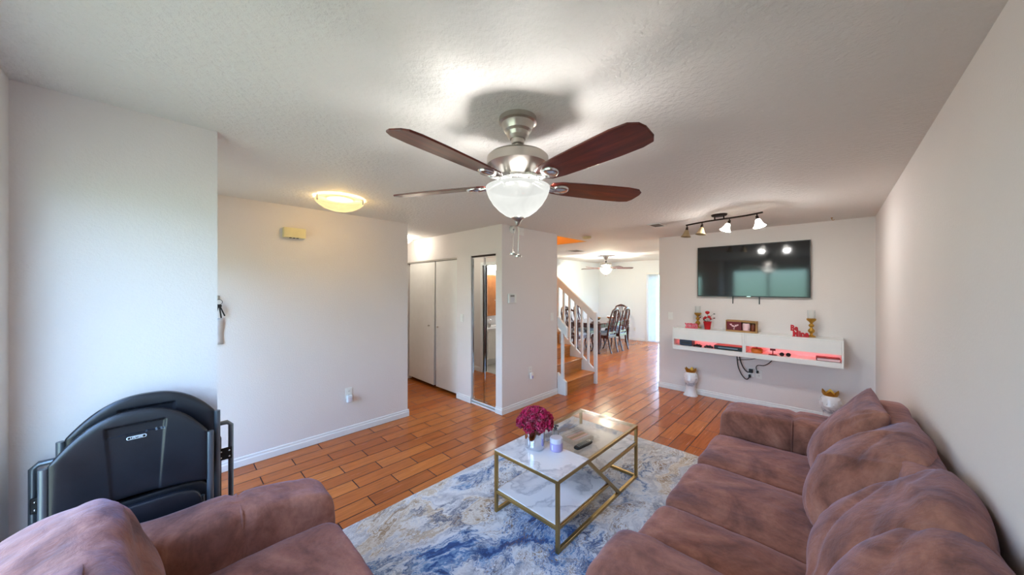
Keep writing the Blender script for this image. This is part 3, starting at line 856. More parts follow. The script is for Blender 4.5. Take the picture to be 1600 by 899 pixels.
sr = on_wall('siren', 'round white alarm siren high on the wall left of the stairs', 'siren', (-3.03, 3.144, 2.385), EAST)
YR = Matrix.Rotation(R(-90), 4, 'X')
MB().lathe([(0, 0), (.046, 0), (.048, .018), (.044, .034), (.034, .040), (.026, .030), (0, .022)], 32, YR, cap=False).build('horn', 'white_plastic', sr, 40)
MB().lathe([(0, .024), (.010, .028), (.008, .034), (0, .036)], 16, YR, cap=False).build('driver', 'vent_grey', sr, 50)
bp = on_wall('blank_plate', 'square white cover plate right of the round siren', 'cover plate', (-3.03, 3.325, 2.385), EAST)
plate(bp, .10, .10)
MB().ball((-.03, .007, 0), .004, 8, 6).ball((.03, .007, 0), .004, 8, 6).build('screw', 'nickel', bp, 180)
# hook with keys and paper at the left edge of the entry wall
wh = on_wall('wall_hook', 'small metal hook at left edge of the entry wall', 'hook', (-3.87, .305, 1.54), EAST)
MB().box(-.012, .012, 0, .004, -.02, .016).build('plate', 'nickel', wh, bevel=.002)
MB().tube([(0, .004, .006), (0, .02, -.002), (0, .032, -.010), (0, .034, .006)], .0035, 8).build('hook', 'nickel', wh, 60)
ky = on_wall('key_ring', 'dark keys hanging from the hook on the entry wall', 'keys', (-3.838, .31, 1.50), EAST)
MB().tube([(.022*math.cos(a*PI/8), 0, .022*math.sin(a*PI/8)) for a in range(17)], .0022, 6).build('ring', 'black_plastic', ky, 60)
for a, l in ((-.25, .10), (.12, .12), (.35, .11)):
    T = Matrix.Translation((0, .003*a, -.020))@Matrix.Rotation(a, 4, 'Y')
    MB().lathe([(.0, -.0015), (.014, -.0015), (.014, .0015), (0, .0015)], 14, T@Matrix.Translation((0, 0, -.014))@Matrix.Rotation(R(90), 4, 'X'), cap=False).box(-.005, .005, -.0015, .0015, -l, -.02, T).build('key', 'black_plastic', ky)
pp = on_wall('hanging_paper', 'pale paper sheet hanging below the keys on entry wall', 'paper', (-3.866, .29, 1.36), EAST)
m = MB(); n = 8
for j in range(n+1):
    for i in range(2): m.v.append(Vector((-.05 if i == 0 else .05, .004+.006*math.sin(j*.9), -j*.23/n)))
for j in range(n+1):
    for i in range(2): m.v.append(Vector((-.05 if i == 0 else .05, .0052+.006*math.sin(j*.9), -j*.23/n)))
K = 2*(n+1)
for j in range(n):
    m.f += [(2*j, 2*j+1, 2*j+3, 2*j+2), (K+2*j, K+2*j+2, K+2*j+3, K+2*j+1), (2*j, 2*j+2, K+2*j+2, K+2*j), (2*j+1, K+2*j+1, K+2*j+3, 2*j+3)]
m.f += [(0, K, K+1, 1), (2*n, 2*n+1, K+2*n+1, K+2*n)]
m.build('sheet', 'paper_white', pp, 180)

# ------------------------------------------------------------------ sofas
def groove(axis, at, w=.010, depth=.008, cz=0):
    def f(p):
        k = math.exp(-((p[axis]-at)/w)**2)*depth
        q = p.copy()
        for a in range(3):
            if a != axis:
                q[a] -= math.copysign(min(abs(q[a]), k), q[a])
        return q
    return f
def place(mb, c): return Matrix.Translation(c)
def moved(mb, mat):
    mb.v = [mat@v for v in mb.v]; return mb
def piping(arm, axis, at, a, b, mat):
    """stitched seam round an armrest, in the plane across its length"""
    pts = []
    for k in range(65):
        t = 2*PI*k/64; c_, s_ = math.cos(t), math.sin(t); n = (abs(c_)**9+abs(s_)**9)**(1/9)
        u, z = (a-.009)*c_/n, (b-.006)*s_/n
        pts.append((at, u, z) if axis == 0 else (u, at, z))
    MB().tube(pts, .0045, 8).build('piping', mat, arm, 180)
SO = (-.14, 2.2, .008)
so = thing('sofa', 'brown suede three-seat sofa along the right wall', 'sofa', SO)
def spart(name, c, size, root, org, e=6,  crown=.02, wr=.006, seed=0, res=20, warp=None, rot=None, fs=4.0):
    mb = soft(size[0], size[1], size[2], e, res, crown, wr, seed, fs, warp)
    o = mb.build(name, 'brown_suede', root, 180)
    o.location = (c[0]-org[0], c[1]-org[1], c[2]-org[2])
    if rot: o.rotation_euler = rot
    return o
spart('base', (-.14, 2.21, .185), (.88, 2.36, .25), so, SO, 10, 0, .004, 1, 24)
spart('backrest', (.262, 2.21, .52), (.15, 2.34, .82), so, SO, 6, .01, .008, 2, 28)
for k, (yc, w) in enumerate(((1.605, .53), (2.165, .60), (2.765, .60))):
    spart('seat_cushion', (-.31, yc, .375), (.72, w, .20), so, SO, 9, .018, .007, 5+k*3, 34)
for k, (yc, w, h) in enumerate(((1.185, .32, .655), (3.265, .37, .655))):
    def aw(p, s=(-1 if k == 0 else 1)):
        q = groove(0, -.03, .020, .014)(p)
        t = max(0, q.z)/.3
        q.z += .014*math.sin((q.x+.1)*6)*t
        return q
    piping(spart('armrest', (-.175, yc, h/2+.012), (.97, w, h-.02), so, SO, 9, .012, .009, 11+k, 40, aw), 0, -.03, w/2, (h-.02)/2, 'brown_suede')
for x in (-.5, .2):
    for y in (1.1, 3.3): MB().lathe([(.025, 0), (.03, .05)], 14, Matrix.Translation((x-SO[0], y-SO[1], 0))).build('foot', 'black_plastic', so, 50)
def back_pillow(label, loc, rz, lean, w, h, t, seed, group=None, roll=0, **kw):
    o = pillow(w, h, t, seed, **kw).build('back_pillow', 'brown_suede', None, 180)
    o.location = loc
    o.rotation_mode = 'XYZ'
    o.matrix_world = Matrix.Translation(loc)@Matrix.Rotation(rz, 4, 'Z')@Matrix.Rotation(lean, 4, 'X')@Matrix.Rotation(roll, 4, 'Y')
    return tag(o, label, 'pillow', group)
GP = 'loose back pillows on the sofa'
back_pillow('farthest brown back pillow of the sofa, its corner pointing up by the far arm', (-.045, 2.74, .48), R(93), R(24), .56, .575, .25, 3, GP, R(0), k=.05, pinch=.06, fe=.42)
back_pillow('second farthest brown back pillow of the sofa, rounded and leaning on the wall side', (-.04, 2.30, .475), R(88), R(34), .62, .61, .28, 17, GP, R(0), wr=.018, k=.5)
back_pillow('creased brown back pillow of the sofa, second from the near arm', (.0, 1.76, .475), R(86), R(32), .60, .60, .28, 29, GP, R(0), wr=.018, k=.5, lines=1.6)
back_pillow('nearest brown back pillow of the sofa, beside the near arm', (.05, 1.37, .475), R(90), R(27), .60, .55, .26, 41, GP, R(0), wr=.016, k=.55)

LO = (-1.26, .1, 0)
lv = thing('loveseat', 'brown suede loveseat in the lower left corner, seat facing the coffee table', 'loveseat', LO)
spart('base', (-1.26, .09, .18), (1.58, .90, .25), lv, LO, 10, 0, .004, 31, 24)
spart('backrest', (-1.26, -.31, .46), (1.56, .20, .66), lv, LO, 6, .01, .008, 32, 26)
for k, x in enumerate((-1.545, -.975)):
    spart('seat_cushion', (x, .235, .37), (.575, .72, .20), lv, LO, 9, .018, .006, 35+k, 34)
for k, x in enumerate((-1.945, -.575)):
    def lw(p):
        q = groove(1, .11, .020, .013)(p)
        q.z += (-.11*q.y + .010*math.sin(q.y*9))*max(0, q.z)/.33
        return q
    piping(spart('armrest', (x, .115, .33), (.265, .97, .64), lv, LO, 9, .012, .009, 41+k, 40, lw), 1, .11, .1325, .32, 'brown_suede')
for x in (-1.95, -.57):
    for y in (-.28, .48): MB().lathe([(.025, 0), (.03, .06)], 14, Matrix.Translation((x-LO[0], y-LO[1], 0))).build('foot', 'black_plastic', lv, 50)
GL = 'loose back pillows on the loveseat'
def block_pillow(label, loc, rz, lean, w, d, h, seed, group):
    mb = soft(w, d, h, 4.5, 34, .03, .014, seed, 3.4)
    def crease(p):
        r_ = 1-abs(mnoise.noise(Vector((p.x*1.6+p.z*3.2, p.z*2.0-p.y*4, seed))))*3
        n_ = Vector((0, math.copysign(1, p.y) if abs(p.y) > d*.3 else 0, 1 if p.z > h*.3 else 0))
        return p-n_*.010*max(0, r_)**2
    mb.v = [crease(p)+Vector((0, 0, h/2)) for p in mb.v]
    o = mb.build('back_pillow', 'brown_suede', None, 180)
    o.matrix_world = Matrix.Translation(loc)@Matrix.Rotation(rz, 4, 'Z')@Matrix.Rotation(lean, 4, 'X')
    return tag(o, label, 'pillow', group)
block_pillow('brown suede pillow in the bottom left corner, before the folding chairs', (-1.46, -.125, .46), R(3), R(15), .84, .34, .46, 52, GL)
block_pillow('right-hand back pillow of the loveseat, next to the near sofa', (-.76, -.125, .46), R(-2), R(15), .50, .32, .42, 63, GL)

# ------------------------------------------------------------------ rug
mb = MB(); nx, ny = 40, 54
RX0, RX1, RY0, RY1 = -2.355, -.35, .70, 3.535
for s in (0, 1):
    for j in range(ny+1):
        for i in range(nx+1):
            x = RX0+(RX1-RX0)*i/nx; y = RY0+(RY1-RY0)*j/ny
            if i in (0, nx): x += .004*mnoise.noise(Vector((3, y*5, 0)))
            if j in (0, ny): y += .004*mnoise.noise(Vector((x*5, 7, 0)))
            mb.v.append(Vector((x, y, .007*s)))
A = (nx+1)*(ny+1)
for j in range(ny):
    for i in range(nx):
        a = j*(nx+1)+i
        mb.f.append((a, a+nx+1, a+nx+2, a+1)); mb.f.append((A+a, A+a+1, A+a+nx+2, A+a+nx+1))
for i in range(nx):
    mb.f.append((i, i+1, A+i+1, A+i)); b = ny*(nx+1)+i; mb.f.append((b+1, b, A+b, A+b+1))
for j in range(ny):
    a = j*(nx+1); mb.f.append((a+nx+1, a, A+a, A+a+nx+1)); b = a+nx; mb.f.append((b, b+nx+1, A+b+nx+1, A+b))
tag(mb.build('area_rug', 'marbled_rug'), 'blue, white and gold marbled area rug under the coffee table', 'rug')

# ------------------------------------------------------------------ coffee table
CT = (-1.475, 2.212, .007)
ct = thing('coffee_table', 'gold framed coffee table with marble and glass top on the marbled rug', 'coffee table', CT)
hx, hy = .272, .562; q = .011
ym = 2.0-CT[1]; yb = 2.45-CT[1]
f = MB()
for sx_ in (-1, 1):
    x = sx_*hx
    for sy_ in (-1, 1): f.box(x-q, x+q, sy_*hy-q, sy_*hy+q, 0, .443)
    f.box(x-q, x+q, -hy+q, hy-q, .421, .443).box(x-q, x+q, -hy+q, hy-q, 0, .022)
    f.bar((x, ym, .425), (x, yb, .015), .02, .024)
    yl = ym+(yb-ym)*(.425-.155)/.41; yu = ym+(yb-ym)*(.425-.295)/.41
    f.box(x-q*.8, x+q*.8, -hy+q, yl, .138, .158).box(x-q*.8, x+q*.8, yu, hy-q, .278, .298)
f.box(-hx+q, hx-q, -hy-q, -hy+q, .421, .443).box(-hx+q, hx-q, hy-q, hy+q, .421, .443).box(-hx+q, hx-q, ym-q, ym+q, .421, .443)
f.box(-hx+q, hx-q, -hy-q, -hy+q, .138, .158).box(-hx+q, hx-q, hy-q, hy+q, .278, .298)
f.box(-hx+q, hx-q, hy-q, hy+q, 0, .022)
f.build('frame', 'gold_metal', ct, bevel=.0015)
MB().box(-hx-.009, hx+.009, -hy-.009, ym-.002, .4435, .4485).build('marble_top', 'white_marble', ct, bevel=.001)
MB().box(-hx-.006, hx+.006, ym+.002, hy+.006, .4435, .4495).build('glass_top', 'table_glass', ct)
MB().box(-hx+.004, hx-.004, -hy+.004, yl-.012, .158, .166).build('shelf', 'white_marble', ct, bevel=.001)
MB().box(-hx+.004, hx-.004, yu+.006, hy-.004, .298, .306).build('shelf', 'white_marble', ct, bevel=.001)
TZ = .0070+.4485
# vase with peonies
VL = (-1.567, 1.868, TZ)
va = thing('vase', 'mirrored silver cylinder vase holding magenta flowers on the coffee table', 'vase', VL)
MB().lathe([(0, 0), (.060, 0), (.068, .004), (.072, .014), (.073, .03), (.072, .145), (.0715, .150), (.069, .150), (.0685, .145), (.0685, .02), (0, .02)], 48, cap=False).build('body', 'silver_mirror', va, 50)
fl = thing('flower_bouquet', 'bunch of magenta peonies standing in the silver vase', 'flowers', (VL[0], VL[1], TZ+.022))
rnd = random.Random(5)
def bloom(c, r, seed):
    m = MB(); rr = random.Random(seed)
    ax = Vector((c[0], c[1], max(.03, c[2]-.14))).normalized()
    Q = ax.to_track_quat('Z', 'Y').to_matrix().to_4x4()
    for ring, (cnt, op, ln) in enumerate(((5, .25, .7), (7, .60, .9), (9, .95, 1.0), (9, 1.35, .95))):
        for k in range(cnt):
            a = 2*PI*k/cnt+ring*.5+rr.uniform(-.15, .15)
            T = Matrix.Translation(c)@Q@Matrix.Rotation(a, 4, 'Z')@Matrix.Rotation(op+rr.uniform(-.12, .12), 4, 'Y')
            N = 5; vs = []; fs = []
            for i in range(N+1):
                t = i/N; wd = r*.55*math.sin(PI*min(1, .15+t*.80))**.7
                for j in range(5):
                    s = -1+j/2
                    z = r*ln*t*(1-.12*s*s); x = r*.22*math.sin(t*2.4)*(1)-r*.18*s*s*t+rr.uniform(-.05, .05)*r
                    vs.append((x, s*wd, z))
            for i in range(N):
                for j in range(4): fs.append((i*5+j, i*5+j+1, i*5+j+6, i*5+j+5))
            m.add(vs, fs, T)
    return m
spots = [(0, 0, .235)]
for k in range(6): spots.append((.062*math.cos(k*PI/3), .062*math.sin(k*PI/3), .215))
for k in range(8): spots.append((.098*math.cos(k*PI/4+.3), .098*math.sin(k*PI/4+.3), .165+.012*(k % 2)))
for i, c in enumerate(spots):
    b = bloom(Vector(c), .052+.006*rnd.random(), i).build('bloom', 'magenta_petals', fl, 180)
    MB().tube([(c[0]*.2, c[1]*.2, .0), (c[0]*.4, c[1]*.4, .09), (c[0]*.85, c[1]*.85, c[2]-.01)], .0025, 6).build('stem', 'leaf_green', b, 60)
# jar, bottle, box, remote
JL = (-1.43, 1.944, TZ)
j = thing('candle_jar', 'lilac jar with pale lid band beside the silver vase', 'jar', JL)
MB().lathe([(0, 0), (.040, 0), (.045, .004), (.046, .012), (.046, .055), (.045, .058), (0, .058)], 40, cap=False).build('jar', 'lilac_wax', j, 40)
MB().lathe([(.0445, .058), (.0465, .060), (.0465, .085), (.043, .092), (.0, .093)], 40, cap=False).build('lid', 'pale_label', j, 35)
MB().box(-.004, .004, -.0475, -.045, .015, .05).build('tag', 'paper_white', j)
bt = thing('pump_bottle', 'small clear bottle with grey pump behind the lilac jar', 'bottle', (-1.52, 2.055, .4565))
MB().lathe([(0, 0), (.024, 0), (.027, .004), (.027, .07), (.020, .082), (.012, .086), (0, .086)], 28, cap=False).build('bottle', 'clear_plastic', bt, 40)
MB().lathe([(.013, .084), (.014, .102), (.006, .104), (.006, .116), (.0, .117)], 18, cap=False).box(-.006, .026, -.006, .006, .114, .124).build('pump', 'steel_grey', bt, 40)
bx = thing('makeup_palette', 'flat grey box with pale striped top on the shelf under the glass', 'box', (-1.575, 2.45, .3135), R(-8))
MB().box(-.085, .085, -.11, .11, 0, .036).build('box', 'grey_box', bx, bevel=.003)
for k, mname in enumerate(('pale_label', 'pale_pink', 'kraft', 'pale_pink', 'pale_label')):
    MB().box(-.07+.028*k, -.07+.028*k+.022, -.095, .095, .036, .038).build('pan', mname, bx)
rm = thing('remote_control', 'black remote control lying on the glass top', 'remote control', (-1.318, 2.125, .4575), R(-6))
rb = soft(.046, .185, .022, 5, 14, .002, .0, 1); moved(rb, Matrix.Translation((0, 0, .011))).build('body', 'black_plastic', rm, 180)
for jx in range(3):
    for jy in range(6):
        MB().lathe([(0, 0), (.0045, 0), (.004, .0025), (0, .003)], 10, Matrix.Translation((-.012+.012*jx, -.065+.018*jy, .0215)), cap=False).build('button', 'steel_grey', rm, 50)
MB().lathe([(.008, 0), (.013, 0), (.0125, .002), (.0085, .002)], 20, Matrix.Translation((0, .06, .0215)), cap=False).build('ring_button', 'chrome', rm, 50)

# ------------------------------------------------------------------ folded chairs leaning at the left wall
def fold_panel(w, zb, zt_side, zt_mid, rec=True, recz=None, curve=.02, n=120, th=.022, recw=.085):
    """moulded seat back, X across, front is +Y"""
    m = MB(); my = 96
    front = []
    for j in range(my+1):
        for i in range(n+1):
            u = -1+2*i/n; v = j/my
            top = zt_side+(zt_mid-zt_side)*(1-abs(u)**2.4)
            bot = zb+.018*(1-u*u)
            z = bot+(top-bot)*v; x = w/2*u
            y = curve*(u*u)-curve*.5
            # rounded rim
            rim = min(1-abs(u), v*1.2, (1-v)*1.0)
            y -= .010*math.exp(-max(0, rim)*26)
            if rec:
                zr = zt_mid-.055
                half = recw*(.78+.22*(z-zb)/(zr-zb)) if z < zr else recw
                dx = half-abs(x); dz = zr-z
                k = 1/(1+math.exp(-min(dx, dz)*900))
                step = .013 if dz < .040 else .006
                y -= step*k
            front.append(Vector((x, y, z)))
    m.v = front+[Vector((p.x, p.y-th, p.z)) for p in front]
    A = len(front); W_ = n+1
    for j in range(my):
        for i in range(n):
            a = j*W_+i; m.f.append((a, a+1, a+W_+1, a+W_)); m.f.append((A+a, A+a+W_, A+a+W_+1, A+a+1))
    for i in range(n):
        m.f.append((i, A+i, A+i+1, i+1)); b = my*W_+i; m.f.append((b, b+1, A+b+1, A+b))
    for j in range(my):
        a = j*W_; m.f.append((a, a+W_, A+a+W_, A+a)); b = a+n; m.f.append((b, A+b, A+b+W_, b+W_))
    return m
def folding_chair(label, loc, zs, zm, logo):
    t = thing('folding_chair', label, 'folding chair', loc, R(-90), 'folded chairs at the left wall')
    w = .465
    fold_panel(w-.02, zs-.235, zs-.005, zm).build('backrest', 'charcoal_plastic', t, 50)
    for s in (-1, 1):
        MB().tube([(s*w/2, -.004, zs-.01), (s*w/2, -.004, .5), (s*w/2, .0, .012)], .0125, 12).build('front_leg', 'steel_grey', t, 60)
        MB().tube([(s*(w/2-.028), -.030, .64), (s*(w/2-.028), -.034, .012)], .011, 12).build('rear_leg', 'steel_grey', t, 60)
        MB().lathe([(.0, 0), (.014, 0), (.014, .016), (0, .018)], 12, Matrix.Translation((s*w/2, .0, 0)), cap=False).build('foot', 'black_rubber', t, 50)
    MB().tube([(-w/2, -.004, .19), (w/2, -.004, .19)], .009, 10).build('crossbar', 'steel_grey', t, 60)
    st_ = soft(w-.05, .038, .43, 6, 22, 0, .0, 2, 4)
    moved(st_, Matrix.Translation((0, .004, .495))).build('seat', 'charcoal_plastic', t, 180)
    if logo:
        BT = Matrix.Translation((0, -.0150, zm-.112))@Matrix.Rotation(R(90), 4, 'X')@Matrix.Rotation(PI, 4, 'Y')
        p = MB().prism([(-.025, -.0065), (.025, -.0065), (.029, -.003), (.029, .003), (.025, .0065), (-.025, .0065), (-.029, .003), (-.029, -.003)], 0, .002, BT).build('badge', 'paper_white', t)
        MB().prism([(-.0235, -.0047), (.0235, -.0047), (.0265, 0), (.0235, .0047), (-.0235, .0047), (-.0265, 0)], .002, .003, BT).build('badge_field', 'black_plastic', p)
        text_mesh('badge_text', 'LIFETIME', .0096, 'paper_white', p, (0, -.0116, zm-.112), (R(90), 0, R(180)), .0005, .0001)
    return t
folding_chair('front dark folding chair with white badge, folded beside the loveseat', (-2.124, -.092, 0), .955, 1.10, True)
folding_chair('taller dark folding chair folded behind the badged one', (-2.198, -.062, 0), 1.025, 1.15, False)
ft = thing('folding_table', 'folded table with grey tube legs against the left wall behind the chairs', 'folding table', (-2.27, -.07, 0), R(-90))
MB().box(-.262, .262, -.016, .016, .05, .86).build('tabletop', 'black_plastic', ft, bevel=.008)
for s in (-1, 1):
    MB().tube([(s*.19, .0, .925), (s*.285, .0, .925), (s*.30, 0, .91), (s*.30, 0, .012)], .011, 12).build('leg_frame', 'steel_grey', ft, 60)
    b = MB().box(s*.275-.028, s*.275+.028, .014, .024, .74, .80).build('bracket', 'black_rubber', ft, bevel=.003)
    for dx in (-.016, .016):
        for dz in (.755, .785): MB().ball((s*.275+dx, .025, dz), .005, 10, 6).build('rivet', 'chrome', b, 180)
    MB().tube([(s*.235, .02, .735), (s*.235, .02, .05)], .009, 10).build('brace', 'steel_grey', ft, 60)

# ------------------------------------------------------------------ television wall
tv = thing('television', 'wide black flat television mounted on the wall above the floating shelves', 'television', (-.823, 5.572, 1.86), R(180))
MB().box(-.633, .633, -.022, .020, -.362, .362).build('body', 'black_plastic', tv, bevel=.004)
MB().box(-.625, .625, .0195, .0215, -.350, .354).build('screen', 'television_screen', tv)
fr = MB()
fr.box(-.634, .634, .018, .024, -.364, -.351).box(-.634, .634, .018, .024, .355, .364).box(-.634, -.626, .018, .024, -.351, .355).box(.626, .634, .018, .024, -.351, .355)
fr.build('bezel', 'black_plastic', tv)
MB().box(-.022, .022, .0238, .0245, -.3605, -.3545).build('emblem', 'chrome', tv)
for x in (.19, -.115): MB().box(x-.006, x+.006, -.010, -.004, -.462, -.360).build('safety_strap', 'black_plastic', tv)
mt = MB().box(-.3, .3, -.026, -.0225, -.15, .15).build('wall_bracket', 'black_rubber', tv)

ZT, ZL, ZS, ZB = 1.022, .853, .762, .700
def shelf_unit(label, x0, x1):
    c = (x0+x1)/2; h = (x1-x0)/2
    t = thing('floating_shelf', label, 'shelf', (c, 5.6, ZB), 0, 'floating shelf units under the television')
    D = .285; H = ZT-ZB; T = .018
    for a in (-h, h-T): MB().box(a, a+T, -D, -.002, 0, H-T).build('side_panel', 'white_lacquer', t, bevel=.0015)
    MB().box(-h, h, -D, -.002, H-T, H).build('top_panel', 'white_lacquer', t, bevel=.0015)
    MB().box(-h+T, h-T, -D, -.002, 0, ZS-ZB).build('bottom_panel', 'white_lacquer', t, bevel=.0015)
    MB().box(-h+T, h-T, -.012, -.004, ZS-ZB, H-T).build('back_panel', 'white_lacquer', t)
    MB().box(-h+T+.001, h-T-.001, -D-.002, -D+.014, ZL-ZB, H-T-.001).build('flap_door', 'white_lacquer', t, bevel=.0015)
    MB().box(-h+T, h-T, -D+.014, -.012, ZL-ZB+.004, ZL-ZB+.014).build('inner_shelf', 'white_lacquer', t)
    MB().box(-h+.03, h-.03, -.06, -.05, ZL-ZB-.002, ZL-ZB+.004).build('led_strip', 'red_led', t)
    return t
shelf_unit('left white floating shelf unit with red lit slot under the television', -1.74, -.8405)
shelf_unit('right white floating shelf unit with red lit slot under the television', -.8395, .10)
def slotbox(name, label, cat, x, y, w, d, h, m, det=None, rz=0):
    t = thing(name, label, cat, (x, y, ZS+.001), rz)
    MB().box(-w/2, w/2, -d/2, d/2, .004, h).build('case', m, t, bevel=.003)
    MB().box(-w/2+.01, w/2-.01, -d/2+.01, d/2-.01, 0, .004).build('foot_pad', 'black_rubber', t)
    if det: MB().box(-w*.35, w*.35, -d/2-.0015, -d/2, h*.35, h*.65).build('front_panel', det, t)
    return t
slotbox('media_player', 'dark navy box standing at left end of the left lit slot', 'media player', -1.565, 5.42, .17, .14, .083, 'blue_box', 'black_plastic')
slotbox('game_console', 'long black console lying at right end of the left lit slot', 'game console', -1.03, 5.435, .33, .19, .055, 'black_plastic', 'steel_grey')
for i, (x, lb) in enumerate(((-1.40, 'left small dark game controller in the left lit slot'), (-1.27, 'right small dark game controller in the left lit slot'))):
    t = thing('game_controller', lb, 'controller', (x, 5.37, ZS+.001), .5*i-.2, 'controllers in the lit slot')
    moved(soft(.10, .05, .03, 3, 10, .003, 0, 1), Matrix.Translation((0, 0, .017))).build('body', 'black_plastic', t, 180)
    for s in (-1, 1):
        moved(soft(.030, .055, .028, 2.4, 8, 0, 0, 1), Matrix.Translation((s*.042, -.024, .015))).build('grip', 'black_plastic', t, 180)
        MB().lathe([(.005, .030), (.006, .038), (.009, .040), (0, .041)], 12, Matrix.Translation((s*.02, 0, 0)), cap=False).build('thumbstick', 'black_rubber', t, 60)
t = thing('decor_jar', 'orange-red jar at the left end of the right lit slot', 'jar', (-.715, 5.42, ZS+.001))
MB().lathe([(0, 0), (.055, 0), (.062, .01), (.064, .045), (.055, .058), (0, .06)], 28, cap=False).build('body', 'orange_fruit', t, 50)
MB().lathe([(.05, .058), (.052, .066), (.012, .070), (.01, .08), (0, .081)], 24, cap=False).build('lid', 'red_gloss', t, 50)
t = thing('phone_stand', 'small dark stand in the right lit slot next to the jar', 'stand', (-.545, 5.39, ZS+.001))
MB().lathe([(0, 0), (.045, 0), (.045, .006), (0, .008)], 24, cap=False).build('base', 'dark_red', t, 50)
MB().tube([(0, 0, .006), (0, .004, .06)], .005).build('stem', 'dark_red', t, 60)
MB().box(-.028, .028, -.004, .002, .052, .078).build('rest', 'dark_red', t, bevel=.002)
t = thing('sunglasses', 'dark sunglasses lying in the middle of the right lit slot', 'sunglasses', (-.42, 5.36, ZS+.001), .3)
for s in (-1, 1):
    MB().lathe([(0, -.002), (.024, -.002), (.024, .002), (0, .002)], 18, Matrix.Translation((s*.032, 0, .024))@Matrix.Rotation(R(90), 4, 'X'), cap=False).build('lens', 'black_plastic', t, 50)
    MB().tube([(s*.058, 0, .03), (s*.056, .05, .024), (s*.02, .075, .004)], .0025, 6).build('temple', 'black_plastic', t, 60)
MB().tube([(-.012, 0, .03), (0, -.002, .034), (.012, 0, .03)], .0022, 6).build('bridge', 'black_plastic', t, 60)
t = thing('book', 'flat red book at the right end of the right lit slot', 'book', (-.03, 5.42, ZS+.001), R(3))
MB().box(-.10, .095, -.07, .07, .003, .031).build('pages', 'pale_pink', t)
MB().box(-.105, .10, -.075, .075, 0, .003).box(-.105, .10, -.075, .075, .031, .035).box(-.105, -.10, -.075, .075, .003, .031).build('cover', 'dark_red', t)

# ornaments on the shelf tops
def word_sign(label, loc, rz, lines, mat, edge, narrow=.72):
    t = thing('word_sign', label, 'sign', loc, rz)
    z = 0
    for k, (txt, size, x) in enumerate(lines):
        text_mesh('backing', txt, size, edge, t, (x, .004, z), (R(90), 0, 0), .014, size*.045, narrow)
        text_mesh('lettering', txt, size, mat, t, (x, -.0115, z), (R(90), 0, 0), .003, size*.008, narrow)
        z += size*.70
    MB().box(-.07, .07, -.012, .014, 0, .006).build('foot', edge, t, bevel=.001)
    return t
word_sign('low pink-red cutout word sign at the left end of the shelf', (-1.50, 5.40, ZT), R(8), (('xoxo', .15, 0),), 'pink_red', 'red_wood', .52)
word_sign('two-line red cutout word sign before the right gold candle holder', (-.285, 5.385, ZT), R(8), (('Mine', .105, .01), ('Be', .095, -.05)), 'red_wood', 'red_gloss')
def candle_holder(label, loc):
    t = thing('candle_holder', label, 'candle holder', loc, 0, 'gold candle holders on the shelf')
    MB().lathe([(0, 0), (.042, 0), (.044, .006), (.036, .014), (.018, .022), (.012, .034), (.014, .042), (.030, .060), (.034, .074), (.028, .090), (.014, .106), (.012, .116), (.024, .128), (.028, .140), (.022, .152), (.012, .162), (.013, .170), (.030, .190), (.044, .204), (.046, .222), (.042, .224), (.040, .212), (0, .206)], 32, cap=False).build('stem', 'gold_paint', t, 50)
    MB().lathe([(.036, .213), (.038, .214), (.038, .325), (.036, .325)], 32).build('glass_cylinder', 'clear_glass', t, 60)
    return t
candle_holder('left gold candle holder, behind the low word sign', (-1.447, 5.52, ZT))
candle_holder('right gold candle holder, at right end of the shelf', (-.180, 5.475, ZT))
pt = thing('flower_pot', 'small red pot with red artificial roses on the left shelf', 'potted flowers', (-1.298, 5.43, ZT))
MB().lathe([(0, 0), (.036, 0), (.052, .105), (.054, .112), (.048, .112), (.046, .10), (0, .098)], 32, cap=False).build('pot', 'red_gloss', pt, 40)
for i, (x, y, z, r) in enumerate(((.0, 0, .240, .030), (-.028, .01, .165, .022), (.022, -.01, .178, .022), (-.045, 0, .150, .016), (.038, .01, .150, .016))):
    MB().tube([(x*.2, y*.2, .095), (x*.5, y*.5, .095+(z-.095)*.5), (x, y, z-.01)], .0022, 6).build('stem', 'leaf_green', pt, 60)
    b = MB()
    for k in range(3):
        rr = r*(1-.25*k)
        b.lathe([(rr*.3, z-rr*.8), (rr*.85, z-rr*.3), (rr, z+rr*.25), (rr*.82, z+rr*.6+.004*k), (rr*.7, z+rr*.5)], 9, Matrix.Translation((x, y, .003*k))@Matrix.Rotation(k*.4, 4, 'Z'), cap=False)
    b.ball((x, y, z+r*.1), r*.45, 10, 8)
    b.build('rose', 'red_gloss', pt, 60)
for i, (x, z, a) in enumerate(((-.095, .165, .7), (.085, .165, -.6), (-.11, .195, 1.0), (.085, .225, -.3), (-.05, .13, .8))):
    MB().tube([(x*.1, 0, .095), (x*.6, .005, z-.02), (x, .008, z)], .0016, 6).ball((x, .008, z), .013, 10, 6, (1, .25, .55)).build('leaf', 'leaf_green' if i > 1 else 'dark_red', pt, 60)
gb = thing('gift_box', 'kraft gift box with heart print panel and white mug, centre of the shelf', 'gift box', (-.886, 5.43, ZT), R(-5))
MB().box(-.175, .175, .045, .050, .003, .155).box(-.175, .175, -.045, .045, 0, .020).box(-.175, .175, -.045, .045, .135, .155).box(-.175, -.168, -.045, .045, .02, .135).box(.168, .175, -.045, .045, .02, .135).build('box', 'kraft', gb, bevel=.0015)
hp = MB().box(-.165, .005, -.038, .044, .021, .134).build('heart_panel', 'dark_red', gb)
def heart(cx, cz, s, y):
    pts = []
    for k in range(24):
        a = 2*PI*k/24
        pts.append((16*math.sin(a)**3*s/34, (13*math.cos(a)-5*math.cos(2*a)-2*math.cos(3*a)-math.cos(4*a))*s/34))
    return pts, Matrix.Translation((cx, y, cz))@Matrix.Rotation(R(90), 4, 'X')
m = MB()
